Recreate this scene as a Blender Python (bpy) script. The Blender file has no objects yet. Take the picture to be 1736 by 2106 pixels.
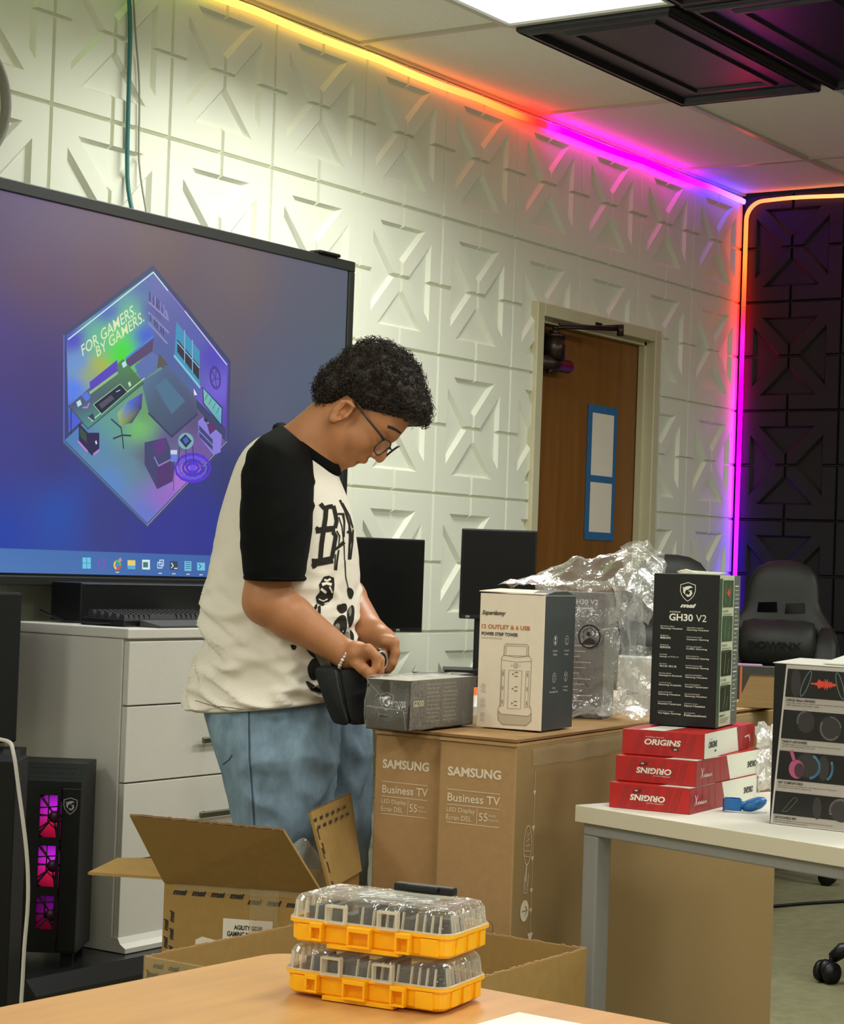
import bpy, bmesh, math, random
import numpy as np
from mathutils import Vector, Matrix
from mathutils.bvhtree import BVHTree
R = math.radians
PI = math.pi
C = bpy.context.scene.collection
SC = bpy.context.scene

# ---------------------------------------------------------------- camera
F_PX = 4208.0                      # focal length in pixels of the 1736 px wide frame
YAW, PITCH, ROLL = R(34.071), R(1.4203), R(2.0343)
CAM = Vector((-8.635, -4.102, 1.15))
fw = Vector((math.cos(YAW)*math.cos(PITCH), math.sin(YAW)*math.cos(PITCH), math.sin(PITCH)))
rt0 = Vector((math.sin(YAW), -math.cos(YAW), 0)); up0 = rt0.cross(fw)
rt = rt0*math.cos(ROLL) + up0*math.sin(ROLL); upv = up0*math.cos(ROLL) - rt0*math.sin(ROLL)
cd = bpy.data.cameras.new('camera'); cam = bpy.data.objects.new('camera', cd); C.objects.link(cam)
cd.sensor_fit = 'HORIZONTAL'; cd.sensor_width = 36; cd.lens = F_PX/1736*36; cd.clip_end = 60; cd.clip_start = .05
cam.matrix_world = Matrix(((rt.x, upv.x, -fw.x, CAM.x), (rt.y, upv.y, -fw.y, CAM.y), (rt.z, upv.z, -fw.z, CAM.z), (0, 0, 0, 1)))
SC.camera = cam

# ---------------------------------------------------------------- world and exposure
w = bpy.data.worlds.new('world'); SC.world = w; w.use_nodes = True
w.node_tree.nodes['Background'].inputs[0].default_value = (.5, .5, .45, 1)
w.node_tree.nodes['Background'].inputs[1].default_value = .05
SC.view_settings.view_transform = 'Standard'; SC.view_settings.look = 'None'
SC.view_settings.exposure = 0.0; SC.view_settings.gamma = 1.0; SC.view_settings.use_curve_mapping = False
LAMP = (.97, 1.0, .92)             # colour of the ceiling troffers
LAMP_W = 39.0                      # watts of each troffer
LED_W = 1.35                        # strength of the LED strips
SC.cycles.max_bounces = 12; SC.cycles.diffuse_bounces = 8; SC.cycles.transparent_max_bounces = 24; SC.cycles.transmission_bounces = 8
SC.cycles.use_denoising = True; SC.cycles.sample_clamp_indirect = 6; SC.cycles.caustics_reflective = False; SC.cycles.caustics_refractive = False

# ---------------------------------------------------------------- materials
def S(r, g=None, b=None):
    if g is None: g = b = r
    f = lambda c: (c/255/12.92) if c/255 <= .04045 else ((c/255+.055)/1.055)**2.4
    return (f(r), f(g), f(b))
def nodes(m): return m.node_tree.nodes, m.node_tree.links
MATS = {}
def mat(name, col, rough=.5, metal=0.0, spec=.5, emit=None, es=1.0, var=0.0, vscale=8.0, bump=0.0, bscale=200.0, stretch=(1, 1, 1), trans=0.0, alpha=1.0, coat=0.0, sheen=0.0, sss=0.0):
    if name in MATS: return MATS[name]
    m = bpy.data.materials.new(name); m.use_nodes = True; MATS[name] = m
    n, l = nodes(m); b = n['Principled BSDF']
    b.inputs['Base Color'].default_value = (*col, 1); b.inputs['Roughness'].default_value = rough
    b.inputs['Metallic'].default_value = metal; b.inputs['Specular IOR Level'].default_value = spec
    b.inputs['Transmission Weight'].default_value = trans; b.inputs['Alpha'].default_value = alpha
    b.inputs['Coat Weight'].default_value = coat; b.inputs['Sheen Weight'].default_value = sheen
    if sss: b.inputs['Subsurface Weight'].default_value = sss; b.inputs['Subsurface Radius'].default_value = (.012, .005, .003); b.inputs['Subsurface Scale'].default_value = 1.0
    if emit: b.inputs['Emission Color'].default_value = (*emit, 1); b.inputs['Emission Strength'].default_value = es
    if var or bump:
        tc = n.new('ShaderNodeTexCoord'); mp = n.new('ShaderNodeMapping'); mp.inputs['Scale'].default_value = stretch
        l.new(tc.outputs['Object'], mp.inputs['Vector'])
        if var:
            t = n.new('ShaderNodeTexNoise'); t.inputs['Scale'].default_value = vscale; t.inputs['Detail'].default_value = 6; t.inputs['Roughness'].default_value = .6
            l.new(mp.outputs[0], t.inputs['Vector'])
            rp = n.new('ShaderNodeValToRGB'); rp.color_ramp.elements[0].position = .3; rp.color_ramp.elements[1].position = .7
            rp.color_ramp.elements[0].color = (*[c*(1-var) for c in col], 1); rp.color_ramp.elements[1].color = (*[min(1, c*(1+var)) for c in col], 1)
            l.new(t.outputs[0], rp.inputs[0]); l.new(rp.outputs[0], b.inputs['Base Color'])
        if bump:
            t2 = n.new('ShaderNodeTexNoise'); t2.inputs['Scale'].default_value = bscale; t2.inputs['Detail'].default_value = 3
            l.new(mp.outputs[0], t2.inputs['Vector'])
            bp = n.new('ShaderNodeBump'); bp.inputs['Strength'].default_value = bump; bp.inputs['Distance'].default_value = .002
            l.new(t2.outputs[0], bp.inputs['Height']); l.new(bp.outputs[0], b.inputs['Normal'])
    return m
def emis(name, col, s=1.0):
    if name in MATS: return MATS[name]
    m = bpy.data.materials.new(name); m.use_nodes = True; MATS[name] = m
    n, l = nodes(m); n.remove(n['Principled BSDF']); e = n.new('ShaderNodeEmission')
    e.inputs[0].default_value = (*col, 1); e.inputs[1].default_value = s
    l.new(e.outputs[0], n['Material Output'].inputs[0]); return m
def emis_attr(name, s=1.0):
    m = emis(name, (1, 1, 1), s); n, l = nodes(m); a = n.new('ShaderNodeAttribute'); a.attribute_name = 'col'
    e = [x for x in n if x.type == 'EMISSION'][0]; l.new(a.outputs['Color'], e.inputs[0]); return m

# ---------------------------------------------------------------- mesh building
class MB:
    """collects shapes; build() links them as ONE mesh object"""
    def __init__(s): s.bm = bmesh.new(); s.mi = 0; s.sm = False
    def _tagf(s, fs):
        for f in fs: f.material_index = s.mi; f.smooth = s.sm
    def poly(s, pts):
        f = s.bm.faces.new([s.bm.verts.new(p) for p in pts]); s._tagf([f]); return s
    def mesh(s, vs, fs, M=None):
        v = [s.bm.verts.new(M @ Vector(p) if M else p) for p in vs]
        s._tagf([s.bm.faces.new([v[i] for i in f]) for f in fs]); return s
    def box(s, lo, hi, bev=0.0, seg=2, M=None):
        vs = [s.bm.verts.new((x, y, z)) for x in (lo[0], hi[0]) for y in (lo[1], hi[1]) for z in (lo[2], hi[2])]
        fs = [s.bm.faces.new([vs[i] for i in q]) for q in ((0, 1, 3, 2), (4, 6, 7, 5), (0, 4, 5, 1), (2, 3, 7, 6), (0, 2, 6, 4), (1, 5, 7, 3))]
        s._tagf(fs); allv = list(vs)
        if bev > 0:
            es = list({e for f in fs for e in f.edges})
            r = bmesh.ops.bevel(s.bm, geom=es, offset=bev, segments=seg, affect='EDGES', profile=.5)
            s._tagf(r['faces']); allv = list({v for f in fs if f.is_valid for v in f.verts} | {v for f in r['faces'] for v in f.verts})
        if M:
            for v in allv: v.co = M @ v.co
        return s
    def hexa(s, p):  # eight corners: bottom four then top four, counter-clockwise from above
        v = [s.bm.verts.new(q) for q in p]
        s._tagf([s.bm.faces.new([v[i] for i in q]) for q in ((3, 2, 1, 0), (4, 5, 6, 7), (0, 1, 5, 4), (1, 2, 6, 5), (2, 3, 7, 6), (3, 0, 4, 7))]); return s
    def prism(s, pts, ax, lo, hi, M=None):
        """2-D outline extruded along axis ax ('x','y','z')"""
        def P(u, v, t): return {'x': (t, u, v), 'y': (u, t, v), 'z': (u, v, t)}[ax]
        n = len(pts); a = [s.bm.verts.new(P(u, v, lo)) for u, v in pts]; b = [s.bm.verts.new(P(u, v, hi)) for u, v in pts]
        fs = [s.bm.faces.new(a[::-1]), s.bm.faces.new(b)] + [s.bm.faces.new((a[i], a[(i+1) % n], b[(i+1) % n], b[i])) for i in range(n)]
        s._tagf(fs)
        if M:
            for v in a+b: v.co = M @ v.co
        return s
    def tube(s, path, r, n=8, close=False, caps=True, flat=1.0, cols=None):
        path = [Vector(p) for p in path]; m = len(path); rr = r if isinstance(r, (list, tuple)) else [r]*m
        rings = []; prev = None
        for i, p in enumerate(path):
            t = (path[(i+1) % m]-path[i-1]) if close else (path[min(i+1, m-1)]-path[max(i-1, 0)])
            t.normalize()
            if prev is None:
                a = Vector((0, 0, 1)) if abs(t.z) < .9 else Vector((1, 0, 0))
                u = t.cross(a).normalized()
            else: u = (prev - t*prev.dot(t)).normalized()
            prev = u; v = t.cross(u)
            rings.append([s.bm.verts.new(p + u*(rr[i]*math.cos(2*PI*k/n)*flat) + v*(rr[i]*math.sin(2*PI*k/n))) for k in range(n)])
        fs = []
        for i in range(m if close else m-1):
            A, B = rings[i], rings[(i+1) % m]
            fs += [s.bm.faces.new((A[k], A[(k+1) % n], B[(k+1) % n], B[k])) for k in range(n)]
        if caps and not close: fs += [s.bm.faces.new(rings[0][::-1]), s.bm.faces.new(rings[-1])]
        s._tagf(fs)
        for f in fs[:len(fs)]: f.smooth = True
        return s
    def cyl(s, p, q, r, n=16, r2=None): return s.tube([p, q], [r, r if r2 is None else r2], n)
    def lathe(s, prof, n=24, M=None, arc=2*PI):
        """profile of (radius, z) around z"""
        rings = []
        for (r, z) in prof:
            if r < 1e-6: rings.append([s.bm.verts.new((0, 0, z))])
            else: rings.append([s.bm.verts.new((r*math.cos(arc*k/n), r*math.sin(arc*k/n), z)) for k in range(n)])
        fs = []
        for A, B in zip(rings, rings[1:]):
            for k in range(n):
                a, b = A[k % len(A)], A[(k+1) % n % len(A)]; c, d = B[(k+1) % n % len(B)], B[k % len(B)]
                q = []
                for x in (a, b, c, d):
                    if x not in q: q.append(x)
                if len(q) > 2: fs.append(s.bm.faces.new(q))
        s._tagf(fs)
        for f in fs: f.smooth = True
        if M:
            for Rg in rings:
                for v in Rg: v.co = M @ v.co
        return s
    def data(s, name, mats):
        if not isinstance(mats, (list, tuple)): mats = [mats]
        me = bpy.data.meshes.new(name); bmesh.ops.recalc_face_normals(s.bm, faces=s.bm.faces[:]) if getattr(s, 'fix', True) else None
        s.bm.to_mesh(me); s.bm.free()
        for m in mats: me.materials.append(m)
        return me
    def build(s, name, mats, parent=None, **kw):
        return link(name, s.data(name, mats), parent, **kw)
def link(name, me, parent=None, label=None, kind=None):
    o = bpy.data.objects.new(name, me); C.objects.link(o)
    if parent is not None: o.parent = parent
    if label: o['label'] = label
    if kind: o['kind'] = kind
    return o
def tag(o, label, cat, group=None):
    o['label'] = label; o['category'] = cat
    if group: o['group'] = group
    return o
def thing(name, label, cat, loc=(0, 0, 0), rz=0.0, group=None):
    o = bpy.data.objects.new(name, None); C.objects.link(o); o.empty_display_size = .1
    o.location = loc; o.rotation_euler = (0, 0, rz); return tag(o, label, cat, group)
def struct(name, o=None):
    if o is None:
        o = bpy.data.objects.new(name, None); C.objects.link(o)
    o['kind'] = 'structure'; return o
def copy_tree(o, parent=None):
    c = o.copy(); C.objects.link(c)
    if parent is not None: c.parent = parent
    for ch in list(o.children): copy_tree(ch, c)
    return c
def setcols(o, cols):
    a = o.data.color_attributes.new('col', 'FLOAT_COLOR', 'POINT')
    for i, c in enumerate(cols): a.data[i].color = (*c, 1)

# ---------------------------------------------------------------- lettering and flat print
_tc = {}
def text_mesh(body, bold=0.0, shear=0.0, res=3):
    """(vertices, faces) of a line of lettering, its box scaled to 0..1 x 0..1, and its aspect (width / height)"""
    k = (body, bold, shear)
    if k in _tc: return _tc[k]
    c = bpy.data.curves.new('lettering', 'FONT'); c.body = body; c.offset = bold; c.shear = shear; c.resolution_u = res
    c.align_x = 'CENTER'
    o = bpy.data.objects.new('lettering', c); C.objects.link(o)
    dg = bpy.context.evaluated_depsgraph_get(); me = bpy.data.meshes.new_from_object(o.evaluated_get(dg))
    V = np.array([v.co[:2] for v in me.vertices]); Fs = [tuple(p.vertices) for p in me.polygons]
    bpy.data.objects.remove(o); bpy.data.curves.remove(c); bpy.data.meshes.remove(me)
    lo, hi = V.min(0), V.max(0); d = hi-lo
    _tc[k] = ((V-lo)/d, Fs, d[0]/d[1]); return _tc[k]
class Face:
    """a flat face: origin, unit right, unit up; print is laid a hair above it"""
    def __init__(s, o, r, u): s.o = Vector(o); s.r = Vector(r).normalized(); s.u = Vector(u).normalized(); s.n = s.r.cross(s.u)
    def p(s, x, y, h=.0005): return s.o + s.r*x + s.u*y + s.n*h
def put_text(mb, face, body, x0, y0, x1, y1, bold=0.0, shear=0.0, h=.0006, rot=0, keep=False):
    V, Fs, asp = text_mesh(body, bold, shear)
    if keep:                                # keep letter shape: width follows from the height
        x1 = x0 + (y1-y0)*asp
    def M(a, b):
        if rot == 180: a, b = 1-a, 1-b
        if rot == 90: a, b = 1-b, a
        if rot == 270: a, b = b, 1-a
        return face.p(x0+(x1-x0)*a, y0+(y1-y0)*b, h)
    mb.mesh([M(a, b) for a, b in V], Fs)
def put_poly(mb, face, pts, h=.0004): mb.poly([face.p(x, y, h) for x, y in pts])
def put_rect(mb, face, x0, y0, x1, y1, h=.0004): put_poly(mb, face, [(x0, y0), (x1, y0), (x1, y1), (x0, y1)], h)
def put_line(mb, face, pts, wd, h=.0006, close=False):
    pts = [Vector((p[0], p[1])) for p in pts]
    if close: pts = pts+[pts[0]]
    for a, b in zip(pts, pts[1:]):
        d = b-a
        if d.length < 1e-9: continue
        n = Vector((-d.y, d.x)).normalized()*wd/2; e = d.normalized()*wd*.3
        put_poly(mb, face, [a-n-e, b-n+e, b+n+e, a+n-e], h)
def arc_pts(cx, cy, rx, ry=None, a0=0, a1=360, n=20):
    ry = rx if ry is None else ry
    return [(cx+rx*math.cos(R(a0+(a1-a0)*i/n)), cy+ry*math.sin(R(a0+(a1-a0)*i/n))) for i in range(n+1)]
def put_disc(mb, face, cx, cy, rx, ry=None, h=.0005, n=24): put_poly(mb, face, arc_pts(cx, cy, rx, ry, n=n)[:-1], h)
def put_ring(mb, face, cx, cy, rx, wd, ry=None, h=.0006): put_line(mb, face, arc_pts(cx, cy, rx, ry)[:-1], wd, h, close=True)

def at(x, y, D):
    """the point of the place seen at pixel (x, y), D metres deep - used only to copy body and cloth curves off the photograph at true distance"""
    return CAM + (fw + rt*((x-868)/F_PX) - upv*((y-1053)/F_PX))*D
def at_z(x, y, z):
    d = fw + rt*((x-868)/F_PX) - upv*((y-1053)/F_PX); return CAM + d*((z-CAM.z)/d.z)

# ================================================================ THE ROOM
CEIL = 2.9025
X0, Y0 = -10.6, -7.8               # far corner of the room (behind the camera)
M_white = mat('white_panel_paint', S(226, 228, 212), .42, spec=.35, var=.02, vscale=3)
M_black = mat('black_panel_paint', S(22, 20, 20), .5, spec=.4, var=.1, vscale=4)
M_plain = mat('cream_wall_paint', S(234, 231, 222), .7)
M_wallb = mat('wall_backing', S(200, 198, 186), .8)
M_carpet = mat('olive_carpet', S(122, 119, 92), .95, spec=.1, var=.14, vscale=22, bump=.9, bscale=420)
M_ctile = mat('mineral_ceiling_tile', S(236, 232, 220), .9, spec=.1, var=.04, vscale=90, bump=.8, bscale=260)
M_grid = mat('ceiling_grid_paint', S(190, 187, 176), .3, spec=.6)

floor = struct('floor', MB().box((X0, Y0, -.1), (.1, .1, 0)).build('floor', M_carpet))
DX0, DX1, DZ = -1.836, -.80, 2.182
mb = MB(); mb.box((X0, .016, 0), (DX0+.01, .16, CEIL)); mb.box((DX1-.01, .016, 0), (.16, .16, CEIL)); mb.box((DX0+.01, .016, DZ-.01), (DX1-.01, .16, CEIL))
wall_back = struct('wall_back', mb.build('wall_back', M_wallb))
wall_right = struct('wall_right', MB().box((.016, Y0, 0), (.16, .016, CEIL)).build('wall_right', M_black))
wall_left = struct('wall_left', MB().box((X0-.1, Y0, 0), (X0, .16, CEIL)).build('wall_left', M_plain))
wall_front = struct('wall_front', MB().box((X0, Y0-.1, 0), (.1, Y0, CEIL)).build('wall_front', M_plain))

# ---- relief panels: four sunken triangles and grooves, every panel half a metre square
def panel_bm(depth=.015):
    g, g2, b = .03, .012, .040      # in half tiles
    up = [(g, g), (g, .19), (.56, .72), (g, .72), (g, 1-g*.9), (1-g*.9, 1-g*.9)]
    lo = [(g2, g2), (g2, .19+.06), (.56-.10, .72-b), (g2, .72-b), (g2, 1-.006), (1-.006, 1-.006)]
    bm = bmesh.new(); d = depth/.25
    for k in range(8):
        def T(p, z):
            x, y = p
            if k & 1: x = -x
            a = (k >> 1)*PI/2
            return bm.verts.new((.25*(x*math.cos(a)-y*math.sin(a)), .25*(x*math.sin(a)+y*math.cos(a)), .25*z))
        U = [T(p, 0) for p in up]; L = [T(p, -d) for p in lo]
        fl = lambda q: q[::-1] if not (k & 1) else q
        # the raised face, cut into convex pieces
        bm.faces.new(fl([U[0], U[1], U[2], U[5]])[::-1]); bm.faces.new(fl([U[2], U[3], U[4], U[5]])[::-1])
        for i in range(5): bm.faces.new(fl([U[i], U[i+1], L[i+1], L[i]]))
    v = [bm.verts.new((sx*.25, sy*.25, -depth)) for sx, sy in ((-1, -1), (1, -1), (1, 1), (-1, 1))]; bm.faces.new(v)
    bmesh.ops.remove_doubles(bm, verts=bm.verts[:], dist=1e-5)
    bmesh.ops.recalc_face_normals(bm, faces=bm.faces[:])
    for f in bm.faces:
        if f.calc_area() > .02 and f.normal.z < 0: f.normal_flip()
    return bm
_pm = {}
def panel_mesh(m, xa=-.25, xb=.25, ya=-.25, yb=.25):
    k = (m.name, round(xa, 3), round(xb, 3), round(ya, 3), round(yb, 3))
    if k in _pm: return _pm[k]
    bm = panel_bm()
    for co, no, on in (((xa, 0, 0), (-1, 0, 0), xa > -.249), ((xb, 0, 0), (1, 0, 0), xb < .249), ((0, ya, 0), (0, -1, 0), ya > -.249), ((0, yb, 0), (0, 1, 0), yb < .249)):
        if on:
            bmesh.ops.bisect_plane(bm, geom=bm.verts[:]+bm.edges[:]+bm.faces[:], plane_co=co, plane_no=no, clear_outer=True)
    me = bpy.data.meshes.new('wall_panel'); bm.to_mesh(me); bm.free(); me.materials.append(m); _pm[k] = me; return me
def put_panel(wall, m, x, y, z, rz, cut=()):
    o = link('wall_panel', panel_mesh(m, *cut), wall); o.location = (x, y, z); o.rotation_euler = (PI/2, 0, rz); return o
for j in range(14):
    xc = -.5*j-.25
    for k in range(6):
        zc = CEIL-.25-.5*k; ya = -.25 if k < 5 else -zc
        lo, hi = xc-.25, xc+.25
        ins = hi > DX0 and lo < DX1
        if not ins or zc-.25 > DZ: put_panel(wall_back, M_white, xc, 0, zc, 0, (-.25, .25, ya, .25)); continue
        if lo < DX0: put_panel(wall_back, M_white, xc, 0, zc, 0, (-.25, DX0-xc, ya, .25))
        if hi > DX1: put_panel(wall_back, M_white, xc, 0, zc, 0, (DX1-xc, .25, ya, .25))
        if zc+.25 > DZ: put_panel(wall_back, M_white, xc, 0, zc, 0, (max(-.25, DX0-xc), min(.25, DX1-xc), DZ-zc, .25))
for j in range(6):
    for k in range(6):
        zc = CEIL-.25-.5*k
        put_panel(wall_right, M_black, 0, -.5*j-.25, zc, -PI/2, (-.25, .25, -.25 if k < 5 else -zc, .25))
base = struct('baseboard_right', MB().box((-.012, Y0, 0), (.016, 0, .10)).build('baseboard_right', M_black))

# ---- ceiling: slab, grid bars, tiles, raised black panels
ceiling = struct('ceiling', MB().box((X0, Y0, CEIL+.03), (.16, .16, CEIL+.1)).build('ceiling', M_plain))
xs = [0.0]+[-.66-1.2*k for k in range(9)]; ys = [-.6*k-.0 for k in range(14)]
mb = MB()
for x in xs[1:]: mb.box((x-.012, Y0, CEIL-.003), (x+.012, 0, CEIL+.03))
for y in ys: mb.box((X0, y-.012, CEIL-.0025), (0, y+.012, CEIL+.03))
mb.build('ceiling_grid', M_grid, ceiling)
LIGHTS = [(-3.66, -.9), (-3.66, -3.3), (-1.26, -3.3), (-3.66, -5.7), (-6.06, -5.7), (-8.46, -5.7), (-6.06, -3.3), (-9.66, -3.3), (-8.46, -.9)]  # only the first is in view; most others are added to light the room
DIM = [1, 1, 1, 1, 1, 1, .7, 1, 1]          # the added troffer over the wooden table is turned down
BLACKS = [(-2.46, -.9), (-2.46, -1.5), (-2.46, -2.1), (-3.66, -1.5)]
tile_me = MB().box((-.588, -.288, .008), (.588, .288, .026)).data('ceiling_tile', M_ctile)
tile_s = MB().box((-.318, -.288, .008), (.318, .288, .026)).data('ceiling_tile', M_ctile)
for k in range(9):
    for r in range(13):
        xc, yc = (-.33 if k == 0 else -1.26-1.2*(k-1)), -.3-.6*r
        if any(abs(a-xc) < .1 and abs(b-yc) < .1 for a, b in LIGHTS+BLACKS): continue
        o = link('ceiling_tile', tile_s if k == 0 else tile_me, ceiling); o.location = (xc, yc, CEIL)
# black moulded panels hung proud of the grid
M_bpan = mat('black_moulded_ceiling_panel', S(30, 26, 28), .35, spec=.5)
def rect_ring(mb, x0, y0, z0, x1, y1, z1):
    a = [(-x0, -y0, z0), (x0, -y0, z0), (x0, y0, z0), (-x0, y0, z0)]; b = [(-x1, -y1, z1), (x1, -y1, z1), (x1, y1, z1), (-x1, y1, z1)]
    mb.mesh(a+b, [(i, (i+1) % 4, 4+(i+1) % 4, 4+i) for i in range(4)])
mb = MB()
st = [(.588, .276, .004), (.588, .276, -.020), (.582, .271, -.026), (.572, .266, -.022), (.562, .262, -.022), (.555, .255, -.028), (.545, .245, -.028), (.535, .235, -.008), (.47, .17, -.008), (.46, .16, -.018), (.44, .14, -.018), (.43, .13, -.008)]
for a, b in zip(st, st[1:]): rect_ring(mb, *a, *b)
x1, y1, z1 = st[-1]; mb.poly([(-x1, -y1, z1), (x1, -y1, z1), (x1, y1, z1), (-x1, y1, z1)]); x1, y1, z1 = st[0]; mb.poly([(-x1, -y1, z1), (x1, -y1, z1), (x1, y1, z1), (-x1, y1, z1)])
bp_me = mb.data('moulded_panel', M_bpan)
for x, y in BLACKS:
    o = link('moulded_panel', bp_me, ceiling); o.location = (x, y, CEIL-.004)

# ---- troffers
M_diff = emis('troffer_diffuser', LAMP, 1.15)
lab = ['white troffer ceiling light glowing beside the black ceiling panel', 'white troffer ceiling light added above the brown TV cartons, out of view', 'white troffer ceiling light added unseen above the white desk, nearest the black wall', 'white troffer ceiling light added unseen two rows behind the TV cartons', 'white troffer ceiling light added unseen over the rear of the room', 'white troffer ceiling light added unseen in the rear corner of the room', 'turned-down troffer ceiling light added unseen over the wooden table', 'white troffer ceiling light added unseen by the rear wall, behind the camera', 'white troffer ceiling light over the white wall, past the clock']
fr = MB()
for a in (-1, 1): fr.box((-.598, a*.298-.012, -.012), (.598, a*.298+.012, .02)); fr.box((a*.598-.012, -.298, -.012), (a*.598+.012, .298, .02))
fr_me = fr.data('light_frame', M_grid); di_me = MB().box((-.586, -.286, -.004), (.586, .286, .012)).data('diffuser', M_diff)
for i, (x, y) in enumerate(LIGHTS):
    t = thing('ceiling_light', lab[i], 'light', (x, y, CEIL), 0, 'ceiling troffers')
    link('light_frame', fr_me, t); link('diffuser', di_me, t)
    ld = bpy.data.lights.new('troffer_lamp', 'AREA'); ld.shape = 'RECTANGLE'; ld.size = 1.1; ld.size_y = .52; ld.energy = LAMP_W*DIM[i]; ld.color = LAMP; ld.spread = R(150 if i == 0 else 180)
    lo = bpy.data.objects.new('troffer_lamp', ld); C.objects.link(lo); lo.parent = t; lo.location = (0, 0, -.02)

# ---- door
M_frame = mat('khaki_door_frame_paint', S(196, 190, 158), .4, var=.03, vscale=5)
M_oak = mat('brown_door_veneer', S(124, 80, 32), .42, var=.16, vscale=3, stretch=(9, 9, .5))
M_bronze = mat('dark_bronze', S(60, 48, 42), .35, metal=.7)
M_paper = mat('white_paper', S(222, 214, 200), .8, var=.02)
M_tape = mat('blue_masking_tape', S(40, 98, 150), .7, var=.06, vscale=30)
door = struct('door_1'); door.location = (0, 0, 0)
mb = MB(); f_ = .052
for xa, xb in ((DX0, DX0+f_), (DX1-f_, DX1)): mb.box((xa, -.016, 0), (xb, .13, DZ), .004)
mb.box((DX0+f_, -.016, DZ-f_), (DX1-f_, .13, DZ), .004)
for xa, xb in ((DX0+f_, DX0+f_+.016), (DX1-f_-.016, DX1-f_)): mb.box((xa, .03, 0), (xb, .058, DZ-f_))
mb.box((DX0+f_, .03, DZ-f_-.016), (DX1-f_, .058, DZ-f_))
mb.build('door_frame', M_frame, door)
leaf = MB().box((DX0+f_+.004, .062, .006), (DX1-f_-.004, .105, DZ-f_-.004), .002).build('door_leaf', M_oak, door)
YL = .061
mb = MB(); cx, cz = -1.668, 1.953
mb.cyl((cx, .006, cz+.02), (cx, .006, cz+.105), .044, 24); mb.cyl((cx, .006, cz+.105), (cx, .006, cz+.118), .048, 24); mb.cyl((cx, .006, cz+.118), (cx, .006, cz+.135), .022, 14); mb.cyl((cx, .006, cz+.135), (cx, .006, cz+.152), .012, 6)
mb.cyl((-1.782, .006, cz), (-1.555, .006, cz), .027, 22); mb.cyl((-1.555, .006, cz), (-1.545, .006, cz), .022, 22); mb.cyl((-1.782, .006, cz), (-1.79, .006, cz), .018, 14); mb.cyl((-1.70, .006, cz-.040), (-1.70, .006, cz-.02), .014, 10)
mb.box((-1.785, .035, cz-.03), (-1.69, .0615, cz+.15), .004); mb.box((-1.74, .0, cz-.02), (-1.60, .05, cz+.03), .004)
cl = mb.build('door_closer', M_bronze, door)
mb = MB(); mb.tube([(cx, .006, cz+.143), (cx+.02, -.02, cz+.148), (-1.37, -.115, 2.118)], .0065, 8); mb.tube([(cx+.005, -.01, cz+.158), (-1.37, -.115, 2.126)], .0055, 8)
mb.cyl((-1.362, -.12, 2.095), (-1.362, -.12, 2.140), .014, 12); mb.box((-1.372, -.12, 2.133), (-1.352, -.014, 2.140)); mb.box((-1.385, -.022, 2.128), (-1.338, -.0165, 2.152))
mb.build('closer_arm', M_bronze, cl)
def aty_(x, y, Y):
    d = fw + rt*((x-868)/F_PX) - upv*((y-1053)/F_PX); return CAM + d*((Y-CAM.y)/d.y)
fd = Face((0, YL, 0), (1, 0, 0), (0, 0, 1))
for (x0, x1, z0, z1) in ((-1.255, -1.056, 1.53, 1.808), (-1.262, -1.053, 1.298, 1.518)):
    MB().box((x0, YL-.0012, z0), (x1, YL-.0002, z1)).build('paper', M_paper, door)
mb = MB()
for k, q in enumerate(((-1.287, 1.797, -1.040, 1.830), (-1.280, 1.510, -1.045, 1.538), (-1.287, 1.270, -1.038, 1.303), (-1.287, 1.272, -1.250, 1.828), (-1.063, 1.272, -1.039, 1.832))):
    mb.box((q[0], YL-.0020-.0003*k, q[1]), (q[2], YL-.0014, q[3]))
mb.build('tape', M_tape, door)
mb = MB(); mb.box((DX1-.12, .045, 1.0), (DX1-.075, .062, 1.12), .004); mb.cyl((DX1-.097, .06, 1.03), (DX1-.097, .005, 1.03), .011, 12); mb.tube([(DX1-.097, .005, 1.03), (DX1-.2, .003, 1.03)], .009, 10)
mb.build('door_handle', mat('steel', S(150, 150, 145), .3, metal=1), door)
struct('trim_1', MB().box((DX0-.2, .16, 0), (DX1+.2, .2, 2.4)).build('trim_1', M_plain))

# ---- LED strips
def ramp(stops, t):
    for (a, ca), (b, cb) in zip(stops, stops[1:]):
        if t <= b:
            k = 0 if b == a else max(0, (t-a)/(b-a)); return tuple(ca[i]+(cb[i]-ca[i])*k for i in range(3))
    return stops[-1][1]
M_led = emis_attr('led_strip_glow', LED_W)
def led(name, path, stops, label, width=(.009, .0135)):
    mb = MB(); n = 8; mb.tube(path, width[1], n, flat=width[0]/width[1]); o = mb.build(name, M_led)
    L = [0]
    for a, b in zip(path, path[1:]): L.append(L[-1]+(Vector(a)-Vector(b)).length)
    setcols(o, [ramp(stops, L[i//n]/L[-1]) for i in range(len(o.data.vertices))])
    return tag(o, label, 'light strip')
random.seed(3)
GRN, YEL, GOLD, ORA, RED, MAG, VIO, BLU = (.5, 2.2, .10), (1.7, .98, .17), (2.6, .62, .14), (5, .34, .05), (8, .03, .03), (8, .0, 4.5), (.8, .02, 8), (.45, .10, 8)
path = [(-6.9+6.86*i/110, -.022, CEIL-.030-.006*abs(math.sin(i*.30))-.003*math.sin(i*.11)) for i in range(111)]
X = lambda x: (x+6.9)/6.86
led('led_strip', path, [(0, BLU), (X(-5.6), GRN), (X(-4.4), GRN), (X(-3.75), YEL), (X(-3.0), YEL), (X(-2.6), GOLD), (X(-2.1), ORA), (X(-1.95), RED), (X(-1.85), RED), (X(-1.72), MAG), (X(-.8), MAG), (X(-.45), VIO), (1, (.75, .45, 6))],
    'rainbow LED strip along the top of the white panel wall')
zt = CEIL-.035; rr_ = .085
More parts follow.
